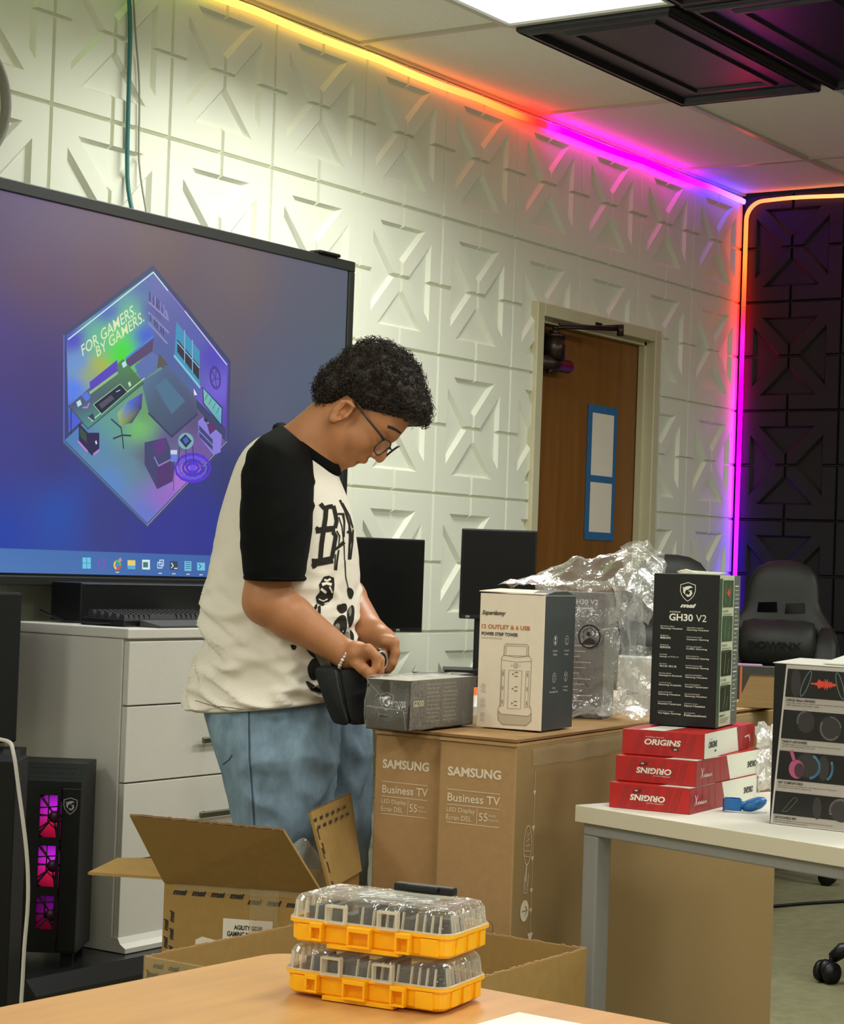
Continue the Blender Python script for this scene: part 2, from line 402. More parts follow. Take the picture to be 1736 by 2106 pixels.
path = [(-.028, -.03, .02+ (zt-rr_-.02)*i/60) for i in range(61)]
path += [(-.028, -.03-rr_*(1-math.cos(R(a))), zt-rr_+rr_*math.sin(R(a))) for a in range(10, 91, 10)]
path += [(-.028, -.03-rr_-2.6*i/40, zt+.004*math.sin(i*.7)) for i in range(1, 41)]
Lt = zt-.02+2.6
led('led_strip', path, [(0, BLU), (1.0/Lt, VIO), (1.25/Lt, (.9, .03, 8)), (1.7/Lt, (5, .0, 6)), (2.0/Lt, (8, .0, 2.2)), (2.3/Lt, RED), (2.55/Lt, ORA), (2.85/Lt, (3, .40, .13)), (3.1/Lt, (2.2, .58, .20)), (1, (1.8, .68, .25))],
    'LED strip climbing the corner and running over the black wall')

# ================================================================ ALONG THE WHITE WALL
M_blk = mat('black_plastic', S(9, 9, 10), .4, spec=.4)
M_blkm = mat('black_matte', S(11, 11, 11), .7, spec=.3)
M_gry = mat('dark_grey_plastic', S(52, 52, 48), .45)
M_pet = mat('black_leatherette', S(33, 34, 31), .5, spec=.4, var=.1, vscale=20, bump=.3, bscale=260)
M_wht = mat('white_ink', S(225, 222, 210), .6)
M_silver = mat('silver_trim', S(170, 170, 165), .3, metal=.8)

# ---- big screen on its stand
YS = -.16
tv = thing('television', 'large flat screen showing a purple gaming room picture on the white wall', 'television', (-4.18, YS, 1.06))
def L(o): return Vector(o)-Vector((-4.18, YS, 1.06))
TX0, TX1, TZ0, TZ1 = -5.10, -3.262, 1.052, 2.122
MB().box(L((TX0+.01, YS+.005, TZ0+.01)), L((TX1-.006, -.075, TZ1-.01)), .008).build('back_case', M_blkm, tv)
mb = MB(); bz = .034
mb.box(L((TX0, YS-.012, TZ1-bz)), L((TX1, YS+.02, TZ1)), .003); mb.box(L((TX0, YS-.012, TZ0)), L((TX1, YS+.02, TZ0+.026)), .003)
mb.box(L((TX0, YS-.012, TZ0+.026)), L((TX0+.03, YS+.02, TZ1-bz)), .003); mb.box(L((TX1-.030, YS-.012, TZ0+.026)), L((TX1, YS+.02, TZ1-bz)), .003)
mb.build('bezel', mat('tv_bezel', S(27, 28, 25), .42), tv)
mb = MB(); mb.box(L((TX1-.20, YS-.02, TZ1)), L((TX1-.09, YS+.03, TZ1+.012)), .005); mb.build('sensor_bar', M_blk, tv)
# the picture: a soft gradient on a mesh of points, flat shapes above it
SX0, SX1, SZ0, SZ1 = TX0+.03, TX1-.030, TZ0+.026, TZ1-bz
def scr(px, py):
    p = aty_(px, py, YS-.004); return (p.x, p.z)
ctl = [((0, 460), (84, 66, 104)), ((0, 700), (80, 66, 128)), ((0, 900), (68, 66, 140)), ((0, 1110), (42, 70, 170)), ((120, 1050), (44, 84, 176)), ((200, 560), (100, 74, 92)), ((60, 560), (96, 70, 96)), ((330, 500), (108, 86, 88)), ((500, 560), (112, 98, 100)), ((450, 700), (104, 94, 104)), ((660, 620), (96, 96, 112)), ((560, 820), (92, 98, 120)), ((650, 800), (88, 98, 120)), ((480, 1000), (56, 62, 108)), ((430, 1080), (54, 58, 150)), ((330, 1100), (58, 60, 150)), ((220, 1060), (62, 66, 132)), ((680, 950), (70, 84, 100)), ((680, 700), (88, 100, 112)), ((80, 800), (74, 64, 120)), ((110, 950), (66, 62, 124))]
ctl = [(scr(*p), np.array(S(*c))) for p, c in ctl]
def grad(x, z):
    w = np.array([1/(((x-a[0])**2+(z-a[1])**2)+.004)**1.4 for a, c in ctl]); return tuple((w[:, None]*np.array([c for a, c in ctl])).sum(0)/w.sum())
mb = MB(); nx, nz = 40, 24; cols = []; vs = []
for j in range(nz+1):
    for i in range(nx+1):
        x, z = SX0+(SX1-SX0)*i/nx, SZ0+(SZ1-SZ0)*j/nz; vs.append(L((x, YS-.004, z))); cols.append(grad(x, z))
mb.mesh(vs, [(j*(nx+1)+i, j*(nx+1)+i+1, (j+1)*(nx+1)+i+1, (j+1)*(nx+1)+i) for j in range(nz) for i in range(nx)])
M_scr = mat('screen_glow', (.004, .004, .005), .28, spec=.5)
n, l = nodes(M_scr); a = n.new('ShaderNodeAttribute'); a.attribute_name = 'col'; l.new(a.outputs['Color'], n['Principled BSDF'].inputs['Emission Color']); n['Principled BSDF'].inputs['Emission Strength'].default_value = .92
mb.fix = False; so = mb.build('screen', M_scr, tv); setcols(so, cols)
TVF = Face(L((0, YS-.004, 0)), (1, 0, 0), (0, 0, 1))
class Art:
    """coloured flat shapes of the picture, all in one glowing sheet"""
    def __init__(s): s.mb = MB(); s.mb.fix = False; s.cols = []; s.h = .0006
    def add(s, pts, col, cols=None):
        n0 = len(s.mb.bm.verts); s.h += .00002
        put_poly(s.mb, TVF, [scr(*p) for p in pts], s.h); s.cols += [S(*c) for c in (cols or [col]*len(pts))]
    def line(s, pts, wd, col):
        s.h += .00002; n0 = len(s.mb.bm.verts)
        put_line(s.mb, TVF, [scr(*p) for p in pts], wd/640, s.h); s.cols += [S(*col)]*(len(s.mb.bm.verts)-n0)
    def text(s, body, quad, col, shear=.25):
        V, Fs, _ = text_mesh(body, .004, shear); (ax, ay), (bx, by), (cx, cy) = quad   # left foot, right foot, left head (pixels)
        s.h += .00002
        s.mb.mesh([TVF.p(*scr(ax+(bx-ax)*u+(cx-ax)*v, ay+(by-ay)*u+(cy-ay)*v), s.h) for u, v in V], Fs); s.cols += [S(*col)]*len(V)
    def build(s, name): o = s.mb.build(name, M_scr, tv); setcols(o, s.cols); return o
A = Art()
apex, lw, rw, bot = (315, 557), (136, 690), (468, 747), (303, 1076)
cor = (314, 690); fl, frr = (133, 905), (463, 908)
A.add([(315, 545), (130, 686), (127, 915), (303, 1086), (471, 912), (474, 742)], (66, 74, 110))
def soft(q, ctl, n=16):
    """a four-cornered patch whose colour flows between the given spots"""
    ctl = [(p, np.array(S(*c))) for p, c in ctl]; A.h += .00002; vs = []; q = [np.array(p, float) for p in q]
    for j in range(n+1):
        for i in range(n+1):
            u, v = i/n, j/n; p = (1-v)*((1-u)*q[0]+u*q[1])+v*((1-u)*q[3]+u*q[2])
            w = np.array([1/(((p[0]-a[0])**2+(p[1]-a[1])**2)+90)**1.5 for a, c in ctl]); A.cols.append(tuple((w[:, None]*np.array([c for a, c in ctl])).sum(0)/w.sum())); vs.append(TVF.p(*scr(*p), A.h))
    A.mb.mesh(vs, [(j*(n+1)+i, j*(n+1)+i+1, (j+1)*(n+1)+i+1, (j+1)*(n+1)+i) for j in range(n) for i in range(n)])
soft([lw, apex, (315, 735), (141, 890)], [((150, 700), (82, 76, 196)), ((300, 580), (96, 112, 176)), ((310, 640), (94, 100, 172)), ((220, 640), (88, 110, 190)), ((200, 705), (104, 190, 150)), ((270, 650), (112, 196, 150)), ((160, 745), (110, 150, 216)), ((235, 690), (120, 210, 130)), ((250, 715), (70, 226, 60)), ((248, 735), (80, 220, 60)), ((205, 752), (176, 186, 70)), ((185, 770), (150, 170, 130)), ((150, 800), (92, 130, 240)), ((145, 860), (80, 96, 214)), ((300, 690), (76, 100, 210)), ((310, 730), (96, 110, 170))])
soft([apex, rw, (463, 880), (315, 735)], [((320, 580), (108, 112, 176)), ((340, 660), (100, 104, 168)), ((330, 720), (88, 104, 160)), ((400, 700), (92, 100, 176)), ((380, 780), (84, 106, 156)), ((440, 730), (88, 76, 190)), ((450, 800), (116, 100, 214)), ((440, 850), (120, 92, 200)), ((465, 860), (92, 70, 184))])
soft([fl, (315, 735), frr, bot], [((150, 890), (84, 130, 190)), ((200, 930), (96, 140, 176)), ((240, 870), (100, 160, 150)), ((285, 880), (120, 190, 110)), ((300, 850), (110, 160, 110)), ((270, 960), (104, 140, 160)), ((230, 990), (96, 140, 200)), ((303, 1060), (108, 124, 206)), ((340, 1030), (150, 110, 200)), ((380, 990), (176, 116, 210)), ((350, 900), (100, 96, 140)), ((420, 920), (116, 90, 160)), ((400, 870), (96, 86, 130)), ((455, 905), (128, 84, 160)), ((300, 940), (100, 110, 130))], 20)
A.text('FOR GAMERS.', ((170, 733), (280, 646), (163, 713)), (226, 238, 190)); A.text('BY GAMERS.', ((200, 735), (297, 660), (193, 716)), (222, 238, 180))
A.line([(140, 698), (315, 560)], 2.4, (200, 236, 226)); A.line([(315, 560), (345, 598)], 2.4, (210, 240, 240)); A.line([(345, 598), (380, 640)], 2, (150, 120, 220)); A.line([(380, 640), (466, 750)], 2.4, (220, 210, 240))
A.line([(131, 690), (131, 905)], 4, (96, 100, 190)); A.line([(131, 908), (303, 1080)], 5, (80, 110, 160)); A.line([(303, 1080), (466, 908)], 1.6, (170, 160, 220)); A.line([(469, 748), (464, 905)], 4, (92, 74, 170))
# shelves, books, window, wheel, wall screen
A.add([(305, 597), (331, 640), (331, 662), (305, 622)], (96, 96, 150)); A.line([(305, 621), (346, 658)], 4, (142, 140, 186)); A.line([(305, 643), (346, 684)], 4, (142, 140, 186)); A.line([(305, 664), (343, 706)], 4, (142, 140, 186))
for k in range(9): A.line([(308+k*3.6, 600+k*3.6), (308+k*3.6, 620+k*3.3)], 2.2, [(70, 66, 130), (130, 130, 190), (84, 76, 160), (150, 150, 200), (60, 58, 90)][k % 5])
for k in range(7): A.line([(309+k*4.4, 648+k*4.6), (309+k*4.4, 660+k*4.6)], 2.4, [(60, 66, 96), (120, 120, 160), (70, 60, 100)][k % 3])
A.line([(334, 628), (340, 642)], 5, (120, 124, 170)); A.line([(341, 640), (344, 652)], 4, (140, 144, 190))
A.add([(362, 662), (410, 722), (410, 796), (358, 736)], (70, 150, 190)); A.add([(364, 698), (409, 752), (409, 782), (364, 724)], (56, 52, 62)); A.line([(364, 704), (409, 756)], 2.4, (150, 190, 220)); A.line([(379, 680), (379, 745)], 2.2, (150, 190, 220)); A.line([(395, 700), (395, 765)], 2.2, (150, 190, 220)); A.line([(358, 732), (410, 796)], 5, (130, 200, 220))
for rr in (1.0, .86): A.line([(442+11*rr*math.cos(t*.42), 777+23*rr*math.sin(t*.42)+5*rr*math.cos(t*.42)) for t in range(16)], 1.6, (60, 50, 110))
for t in range(5): A.line([(442, 777), (442+9*math.cos(t*1.256), 777+20*math.sin(t*1.256)+4*math.cos(t*1.256))], 2.2, (78, 66, 130))
A.add([(415, 795), (457, 838), (456, 878), (417, 830)], (50, 60, 100)); A.add([(417, 799), (455, 840), (454, 873), (419, 829)], None, [(120, 190, 200), (110, 190, 210), (100, 170, 190), (130, 190, 170)])
for k in range(4): A.line([(421+k*8, 822+k*9), (426+k*8, 812+k*9)], 3, (100, 150, 110))
# bed
A.add([(258, 740), (315, 695), (313, 722), (262, 758)], (92, 74, 110)); A.line([(258, 738), (314, 692)], 4, (80, 130, 220)); A.add([(276, 752), (312, 724), (330, 735), (322, 760), (290, 785)], (96, 116, 176)); A.add([(326, 727), (345, 750), (322, 758)], (92, 92, 80))
A.add([(290, 785), (345, 752), (402, 815), (405, 850), (352, 898), (305, 850)], None, [(92, 122, 150), (86, 106, 140), (90, 102, 136), (80, 84, 116), (74, 84, 116), (80, 100, 120)]); A.add([(318, 795), (340, 778), (380, 825), (352, 852)], (84, 118, 146)); A.line([(305, 850), (352, 898), (405, 852)], 4, (66, 66, 104))
# desk, mat, monitor, lamps
A.add([(140, 835), (252, 738), (294, 787), (180, 882)], None, [(84, 84, 130), (86, 140, 90), (80, 120, 80), (80, 150, 140)]); A.line([(140, 835), (180, 882), (294, 788)], 2.4, (70, 90, 90)); A.line([(186, 866), (296, 778)], 1.8, (190, 240, 180))
A.add([(191, 832), (246, 790), (261, 806), (208, 852)], (38, 46, 66)); A.line([(191, 832), (246, 790), (261, 806), (208, 852), (191, 832)], 1.3, (170, 210, 170)); A.add([(202, 832), (228, 812), (234, 820), (208, 841)], (88, 84, 100))
A.line([(238, 806), (246, 802)], 1.4, (200, 220, 220)); A.add([(183, 786), (240, 740), (241, 765), (185, 812)], (92, 74, 190)); A.line([(184, 808), (240, 767)], 5, (150, 190, 130)); A.add([(262, 788), (266, 784), (269, 792), (265, 796)], (200, 220, 200))
for cx, cy in ((161, 828), (254, 748)): A.line([(cx, cy), (cx+1, cy+3)], 11, (190, 230, 230))
A.add([(166, 812), (178, 806), (186, 818), (176, 826)], (90, 120, 220)); A.line([(170, 838), (178, 838), (182, 830)], 3, (180, 130, 220)); A.add([(178, 858), (190, 850), (194, 862), (186, 866)], (60, 70, 80)); A.line([(180, 858), (190, 866)], 2, (200, 210, 230))
A.line([(145, 842), (145, 892)], 2, (50, 50, 90))
A.add([(161, 870), (180, 890), (203, 890), (203, 922), (188, 937), (161, 908)], (52, 46, 84)); A.add([(163, 878), (176, 892), (178, 912), (164, 898)], (62, 84, 74)); A.line([(160, 908), (178, 928)], 4, (190, 130, 220)); A.line([(192, 934), (202, 926)], 4, (190, 130, 220)); A.line([(196, 908), (197, 912)], 4, (220, 220, 240))
# desk chair, armchair, table, rug, lamp, shelf unit, arrow
A.add([(240, 850), (262, 826), (292, 808), (290, 840), (270, 870), (246, 875)], None, [(170, 190, 80), (90, 120, 220), (92, 70, 170), (70, 66, 110), (72, 70, 110), (150, 170, 80)])
for q in ([(228, 862), (248, 880), (250, 895)], [(250, 895), (232, 902)], [(250, 895), (268, 896)], [(250, 895), (253, 922)]): A.line(q, 3, (58, 60, 86))
for k in range(5): A.line([(395+(36-k*8)*math.cos(t*.45), 962+(36-k*8)*.78*math.sin(t*.45)) for t in range(15)], 6, [(92, 60, 210), (110, 90, 220), (84, 64, 190)][k % 3])
A.add([(296, 910), (340, 900), (352, 930), (358, 950), (354, 990), (322, 1006), (296, 955)], (74, 74, 116)); A.add([(312, 912), (338, 900), (340, 922), (325, 938)], (100, 62, 130)); A.add([(320, 962), (352, 944), (354, 988), (322, 1004)], (88, 60, 116)); A.line([(316, 940), (325, 958), (352, 944)], 3, (140, 130, 190))
A.add([(381+16*math.cos(t*.4), 907+17*math.sin(t*.4)) for t in range(16)], (130, 176, 184)); A.add([(368, 905), (380, 893), (393, 907), (381, 921)], (40, 56, 90)); A.add([(374, 904), (382, 898), (388, 907), (380, 914)], (80, 100, 180))
for q in ([(368, 920), (365, 958)], [(381, 924), (381, 962)], [(395, 918), (397, 950)]): A.line(q, 2, (50, 50, 90))
A.add([(350, 926), (362, 926), (363, 950), (350, 950)], (110, 130, 220)); A.line([(351, 930), (361, 930)], 8, (200, 210, 240)); A.line([(357, 950), (355, 1008)], 1.6, (70, 60, 120))
A.add([(406, 866), (416, 858), (455, 895), (452, 930), (438, 936), (407, 897)], (140, 130, 220)); A.add([(408, 874), (436, 904), (436, 914), (408, 885)], (70, 74, 120)); A.add([(408, 888), (436, 917), (436, 926), (408, 898)], (70, 74, 120)); A.add([(424, 872), (438, 868), (444, 882), (430, 894)], (96, 56, 110)); A.line([(420, 862), (424, 866)], 7, (60, 50, 80))
A.add([(397, 799), (404, 812), (398, 813)], (240, 240, 244))
A.build('picture')
T = Art(); T.h = .0005
T.mb.poly([TVF.p(x, z, .0004) for x, z in ((SX0, 1.085), (SX1, 1.085), (SX1, 1.149), (SX0, 1.149))]); T.cols += [S(84, 128, 190), S(56, 88, 160), S(60, 90, 160), S(80, 124, 186)]
T.mb.poly([TVF.p(x, z, .0004) for x, z in ((SX0, SZ0), (SX1, SZ0), (SX1, 1.085), (SX0, 1.085))]); T.cols += [S(10, 12, 16)]*4
ic = [(178, 1158), (209, 1160), (241, 1160), (270, 1161), (300, 1161), (329, 1162), (357, 1163), (386, 1164), (413, 1165)]
def R_(c, w, h, col): x, y = ic[c]; T.add([(x-w, y-h), (x+w, y-h+.4), (x+w, y+h+.4), (x-w, y+h)], col)
for sx in (-1, 1):
    for sy in (-1, 1): x, y = ic[0]; T.add([(x+sx*4.5-4, y+sy*6-5.5), (x+sx*4.5+4, y+sy*6-5.5), (x+sx*4.5+4, y+sy*6+5.5), (x+sx*4.5-4, y+sy*6+5.5)], (110, 206, 236))
T.line([(209+7*math.cos(t*.5), 1160+10*math.sin(t*.5)) for t in range(14)], 3, (130, 90, 190))
for k, c in enumerate(((220, 90, 70), (240, 200, 70), (90, 190, 110))): T.line([(241+6*math.cos(k*2.1+t*.35), 1162+8*math.sin(k*2.1+t*.35)) for t in range(7)], 4.5, c)
T.line([(241, 1161), (241, 1163)], 6, (90, 150, 240)); T.line([(246, 1151), (247, 1153)], 8, (190, 150, 150))
R_(3, 8, 9, (236, 214, 120)); x, y = ic[3]; T.add([(x-8, y+2), (x+8, y+2), (x+8, y+9), (x-8, y+9)], (90, 180, 230))
R_(4, 8, 10, (220, 240, 244)); T.add([(294, 1156), (304, 1156), (304, 1167), (294, 1167)], (70, 130, 120))
T.line([(324, 1157), (333, 1157), (333, 1168), (324, 1168), (324, 1157)], 2.2, (190, 220, 236)); T.line([(328, 1152), (336, 1152), (336, 1163), (328, 1163), (328, 1152)], 2.2, (190, 220, 236))
R_(6, 8, 9, (60, 76, 96)); T.line([(352, 1158), (356, 1163), (352, 1168)], 2, (236, 240, 240)); T.line([(358, 1169), (364, 1169)], 2, (236, 240, 240))
R_(7, 7, 10, (120, 200, 230))
for k in range(4): T.line([(381, 1157+k*4), (391, 1157+k*4)], 1.4, (50, 110, 150))
R_(8, 8, 8, (120, 200, 226)); T.line([(409, 1160), (413, 1165), (409, 1169)], 2, (40, 110, 150))
for c in (2, 5, 6, 7, 8): x, y = ic[c]; T.line([(x-3, y+17), (x+3, y+17)], 2, (200, 216, 232))
T.build('taskbar')
# stand under the screen: two posts, cross shelf
st = thing('screen_stand', 'black stand with posts behind the white drawer cabinet holding the screen', 'stand', (-4.3, -.1, 0))
mb = MB(); mb.box((-.68, .030, 0), (-.56, .09, 1.5), .004); mb.build('post', M_blkm, st)
MB().box((.50, .030, 0), (.62, .09, 1.5), .004).build('post', M_blkm, st)
MB().box((-.90, -.30, .665), (-.635, .029, 1.04), .006).build('equipment_cover', M_blkm, st)
bx = thing('media_box', 'black media box lying under the big screen on the cabinet', 'device', (-4.60, -.30, .957))
MB().box((-.02, 0, .004), (.95, .11, .108), .003).build('case', M_blk, bx)
mb = MB(); mb.box((-.016, -.0012, .104), (.94, .001, .107)); mb.box((-.016, -.0012, .004), (.16, .001, .008)); mb.build('trim_line', M_silver, bx)

# ---- white drawer cabinet on a black platform
M_cab = mat('white_laminate', S(208, 204, 196), .45, var=.015, vscale=12, bump=.15, bscale=400)
M_gap = mat('dark_gap', S(40, 38, 34), .8)
pf = thing('platform', 'low black platform under the white cabinet and computer', 'platform', (-5.12, -.68, 0))
mb = MB(); mb.prism([(0.0, 0), (.0, .10), (.035, .135), (.60, .135), (.60, 0)], 'x', 0, 1.25, M=Matrix(((1, 0, 0, 0), (0, 1, 0, 0), (0, 0, 1, 0), (0, 0, 0, 1)))); mb.build('base', mat('black_gloss_base', S(26, 26, 28), .25), pf)
cx0, cx1, cy0, cy1, cz0, cz1 = -4.734, -3.93, -.577, -.153, .137, .956
cab = thing('drawer_cabinet', 'white four drawer cabinet with bar handles behind the person', 'cabinet', (cx0, cy0, cz0))
W, D_, H = cx1-cx0, cy1-cy0, cz1-cz0
MB().box((0, .018, .035), (W, D_, H-.027), .002).build('body', M_cab, cab)
MB().box((-.003, -.002, H-.026), (W+.003, D_, H), .003).build('top', M_cab, cab)
mb = MB(); mb.prism([(-.03, 0), (-.03, .012), (-.012, .022), (-.004, .036), (.10, .036), (.10, 0)], 'x', .0, W); mb.box((0, .10, 0), (W, D_, .035)); mb.build('plinth', M_cab, cab)
hz = [(.042, .402-.175), (.232, .420), (.425, .6125), (.6175, H-.032)]
zz = [.042, .040+.196, .040+.196*2, .040+.196*3-.002, H-.031]
zz = [.030, .228, .426, .622, H-.031]
for k in range(4):
    d = MB().box((.004, -.002, zz[k]+.002), (W-.004, .016, zz[k+1]-.002), .0015).build('drawer', M_cab, cab)
    mb = MB(); zc = zz[k]+(zz[k+1]-zz[k])*.50; mb.tube([(W*.5-.085, 0, zc), (W*.5-.085, -.028, zc)], .005, 8); mb.tube([(W*.5+.085, 0, zc), (W*.5+.085, -.028, zc)], .005, 8)
    mb.box((W*.5-.13, -.036, zc-.008), (W*.5+.13, -.026, zc+.008), .003); mb.build('handle', mat('brushed_handle', S(120, 116, 100), .35, metal=.9), d)
# keyboard on the cabinet
kb = thing('keyboard', 'black mechanical keyboard lying on top of the white cabinet', 'keyboard', (-4.665, -.50, .956), R(1))
MB().box((0, 0, .0), (.44, .155, .020), .004).build('case', M_blk, kb)
mb = MB(); mb.prism([(-.075, .0), (-.075, .006), (-.004, .018), (-.004, 0)], 'x', .055, .42); mb.build('wrist_rest', mat('grey_wrist_rest', S(70, 72, 68), .5), kb)
F_ = Face((0, -.0752, 0), (1, 0, 0), (0, 0, 1))
M_key = mat('dark_keycap', S(38, 38, 37), .5)
kc = MB()
for r in range(5):
    x = .012
    while x < .425:
        wd = .018 if not (r == 0 and .10 < x < .2) else .11
        kc.hexa([(x, .012+r*.027, .02), (x+wd, .012+r*.027, .02), (x+wd, .032+r*.027, .02), (x, .032+r*.027, .02), (x+.003, .016+r*.027, .032+r*.0022), (x+wd-.003, .016+r*.027, .032+r*.0022), (x+wd-.003, .030+r*.027, .032+r*.0022), (x+.003, .030+r*.027, .032+r*.0022)]); x += wd+.0022
ko = kc.build('keycaps', M_key, kb); ko['kind'] = 'stuff'
mb = MB(); put_text(mb, Face((0, -.0755, 0), (1, 0, 0), (0, 0, 1)), 'msi', .235, .0015, .262, .0055, .03, .3); mb.build('logo', M_wht, kb)
c1 = MB().tube([(-4.72, -.25, .99), (-4.71, -.33, .963), (-4.69, -.42, .9625), (-4.66, -.455, .9635), (-4.655, -.47, .966)], .003, 6).build('keyboard_cable', M_blk); tag(c1, 'thin black cable lying across the cabinet top to the keyboard', 'cable')

# ---- computer tower beside the cabinet
def shield(mb, face, cx, cy, h, wd, h_=.0006):
    o = [(0, .5), (.20, .43), (.40, .37), (.41, .05), (.33, -.18), (.18, -.36), (0, -.5), (-.18, -.36), (-.33, -.18), (-.41, .05), (-.40, .37), (-.20, .43)]
    put_line(mb, face, [(cx+x*h, cy+y*h) for x, y in o], wd, h_, True)
    dr = [[(-.27, .20), (-.10, .29), (.12, .32), (.27, .24), (.10, .20), (.02, .12), (-.10, .10)], [(-.27, .20), (-.10, .10), (-.16, -.02), (-.12, -.16), (-.25, -.05)],
          [(-.12, -.16), (-.02, -.27), (.14, -.24), (.06, -.17), (-.06, -.12)], [(.14, -.24), (.25, -.08), (.20, .06), (.08, .07), (.12, .0), (.10, -.10), (.06, -.17)], [(.0, .05), (.12, .09), (.24, .08), (.12, .02)], [(-.30, .27), (-.22, .22), (-.25, .10)]]
    for q in dr: put_poly(mb, face, [(cx+x*h, cy+y*h) for x, y in q], h_)
pr = R(-58)
pc = thing('computer_tower', 'black computer tower with pink lit fans beside the white cabinet', 'computer', (-5.034, -.442, .135), pr)
pw, pd, ph = .205, .18, .488
# chamfered case: the top slopes down to the front
for x in (.02, .165):
    for y in (.02, .14): MB().box((x, y, 0), (x+.03, y+.02, .03)).build('foot', M_blkm, pc)
mb = MB(); mb.prism([(0, .03), (0, ph-.04), (.05, ph), (pd, ph), (pd, .03)], 'x', 0, pw); mb.build('case', mat('black_case_steel', S(13, 13, 14), .45, spec=.35), pc)
fc = Face((0, 0, 0), (1, 0, 0), (0, 0, 1))
mb = MB()
for k in range(14):
    for j in range(3):
        q = Vector((.02+k*.012, .01+j*.013, ph-.04+(.01+j*.013)*.8)); mb.box(q+Vector((0, 0, .0004)), q+Vector((.007, .006, .0016)))
o = mb.build('vent_holes', M_gap, pc); o['kind'] = 'stuff'
MB().box((.158, -.006, .035), (pw, 0, ph-.055), .002).build('front_strip', M_blk, pc)
mb = MB(); shield(mb, Face((0, -.006, 0), (1, 0, 0), (0, 0, 1)), .181, ph-.098, .040, .0018); mb.build('logo', mat('grey_ink', S(150, 150, 146), .5), pc)
M_fan = emis_attr('fan_glow', .72)
fx = .143
for k, zc in enumerate((.362, .242, .122)):
    mb = MB(); cols = []; nseg = 28; vs = []
    for i in range(nseg+1):
        a = 2*PI*i/nseg
        for r in (.013, .034, .057): vs.append((fx+r*math.cos(a), -.003, zc+r*math.sin(a)))
        t = .5+.5*math.sin(a+.3); c = np.array(S(190, 22, 60))*(1-t)+np.array(S(205, 40, 236))*t; cols += [tuple(c*1.5), tuple(c), tuple(c*.45)]
    mb.fix = False; mb.mesh(vs, [(3*i+q, 3*i+q+1, 3*i+q+4, 3*i+q+3) for i in range(nseg) for q in (0, 1)]); fo = mb.build('fan_ring', M_fan, pc); setcols(fo, [tuple(x*(1.0, 1.0, .2)[k] for x in c) for c in cols])
    mb = MB()
    for i in range(7):
        a = i*2*PI/7; mb.mesh([(fx+r*math.cos(a+d), -.0045, zc+r*math.sin(a+d)) for r, d in ((.014, .1), (.056, .32), (.056, .46), (.014, .4))], [(0, 1, 2, 3)])
    mb.lathe([(.0, .004), (.015, .004), (.015, 0)], 16, M=Matrix.Translation((fx, -.001, zc)) @ Matrix.Rotation(PI/2, 4, 'X')); mb.build('fan_blades', mat('smoked_blade', S(60, 14, 40), .4), pc)
# honeycomb grille in front of the fans, open in a band at the middle
mb = MB(); g0, g1 = .107, .150
mb.box((.004, -.012, .034), (g0, -.006, ph-.05)); mb.box((g1, -.012, .034), (.158, -.006, ph-.05))
for z0, z1 in ((.415, ph-.05), (.292, .312), (.170, .192), (.034, .088)): mb.box((g0, -.012, z0), (g1, -.006, z1))
for zc in (.362, .242, .13):
    for q in (((.128, zc+.06), (.128, zc-.015)), ((g0, zc+.022), (g1, zc+.026)), ((g0, zc-.028), (.128, zc-.012)), ((.128, zc-.012), (g1, zc-.030))):
        mb.tube([(q[0][0], -.009, q[0][1]), (q[1][0], -.009, q[1][1])], .0018, 5)
mb.build('front_grille', M_blk, pc)
mb = MB(); mb.cyl((.05, .08, ph), (.05, .08, ph+.002), .003, 8); mb.build('power_light', emis('power_led', (1, 1, .95), 2), pc)
gd = thing('network_switch', 'small black box with a green lit label on the tower', 'device', (-5.028, -.33, .624), R(-58))
MB().prism([(0, 0), (.012, .026), (.08, .026), (.08, 0)], 'x', 0, .125).build('case', M_blk, gd)
mb = MB(); mb.poly([(.01, .0028, .008), (.075, .0028, .008), (.075, .0095, .022), (.01, .0095, .022)]); mb.build('lit_label', emis('green_label', S(40, 90, 40), .8), gd)

# ---- black product box and white cable nearest on the left
bb = thing('product_box', 'tall black printed product box standing before the computer tower', 'box', (-5.490, -.702, 0), R(-56))
MB().box((0, 0, 0), (.183, .14, .682), .002).build('carton', mat('black_print_card', S(9, 9, 9), .5, spec=.3, var=.3, vscale=9), bb)
f = Face((0, 0, 0), (1, 0, 0), (0, 0, 1)); M_gp = mat('grey_print', S(170, 168, 160), .6)
mb = MB(); put_text(mb, f, 'PS', .115, .232, .145, .25, .03, .3); mb.build('lettering', M_gp, bb)
for q in ([(.09, .30), (.132, .30), (.132, .34), (.09, .34)], [(.10, .135), (.146, .135), (.146, .178), (.10, .178)]): mb = MB(); put_line(mb, f, q, .0016, close=True); mb.build('outline_mark', M_gp, bb)
mb = MB(); put_poly(mb, f, [(.128, .172), (.115, .150), (.141, .150)]); mb.build('warning_mark', M_gp, bb)
wc = [(-5.62, -.66, .688), (-5.58, -.72, .688), (-5.55, -.80, .70), (-5.56, -.90, .742), (-5.595, -1.03, .752), (-5.606, -1.063, .729), (-5.597, -1.072, .659), (-5.583, -1.088, .53), (-5.577, -1.092, .431), (-5.577, -1.087, .331), (-5.577, -1.085, .241), (-5.58, -1.08, .12), (-5.60, -1.06, .006), (-5.72, -1.0, .005), (-5.9, -.95, .005)]
def smooth(path, k=4):
    P = [Vector(p) for p in path]; out = []
    for i in range(len(P)-1):
        a, b, c, d = P[max(i-1, 0)], P[i], P[i+1], P[min(i+2, len(P)-1)]
        for j in range(k):
            t = j/k; out.append(.5*((2*b)+(c-a)*t+(2*a-5*b+4*c-d)*t*t+(3*b-a-3*c+d)*t**3))
    return out+[P[-1]]
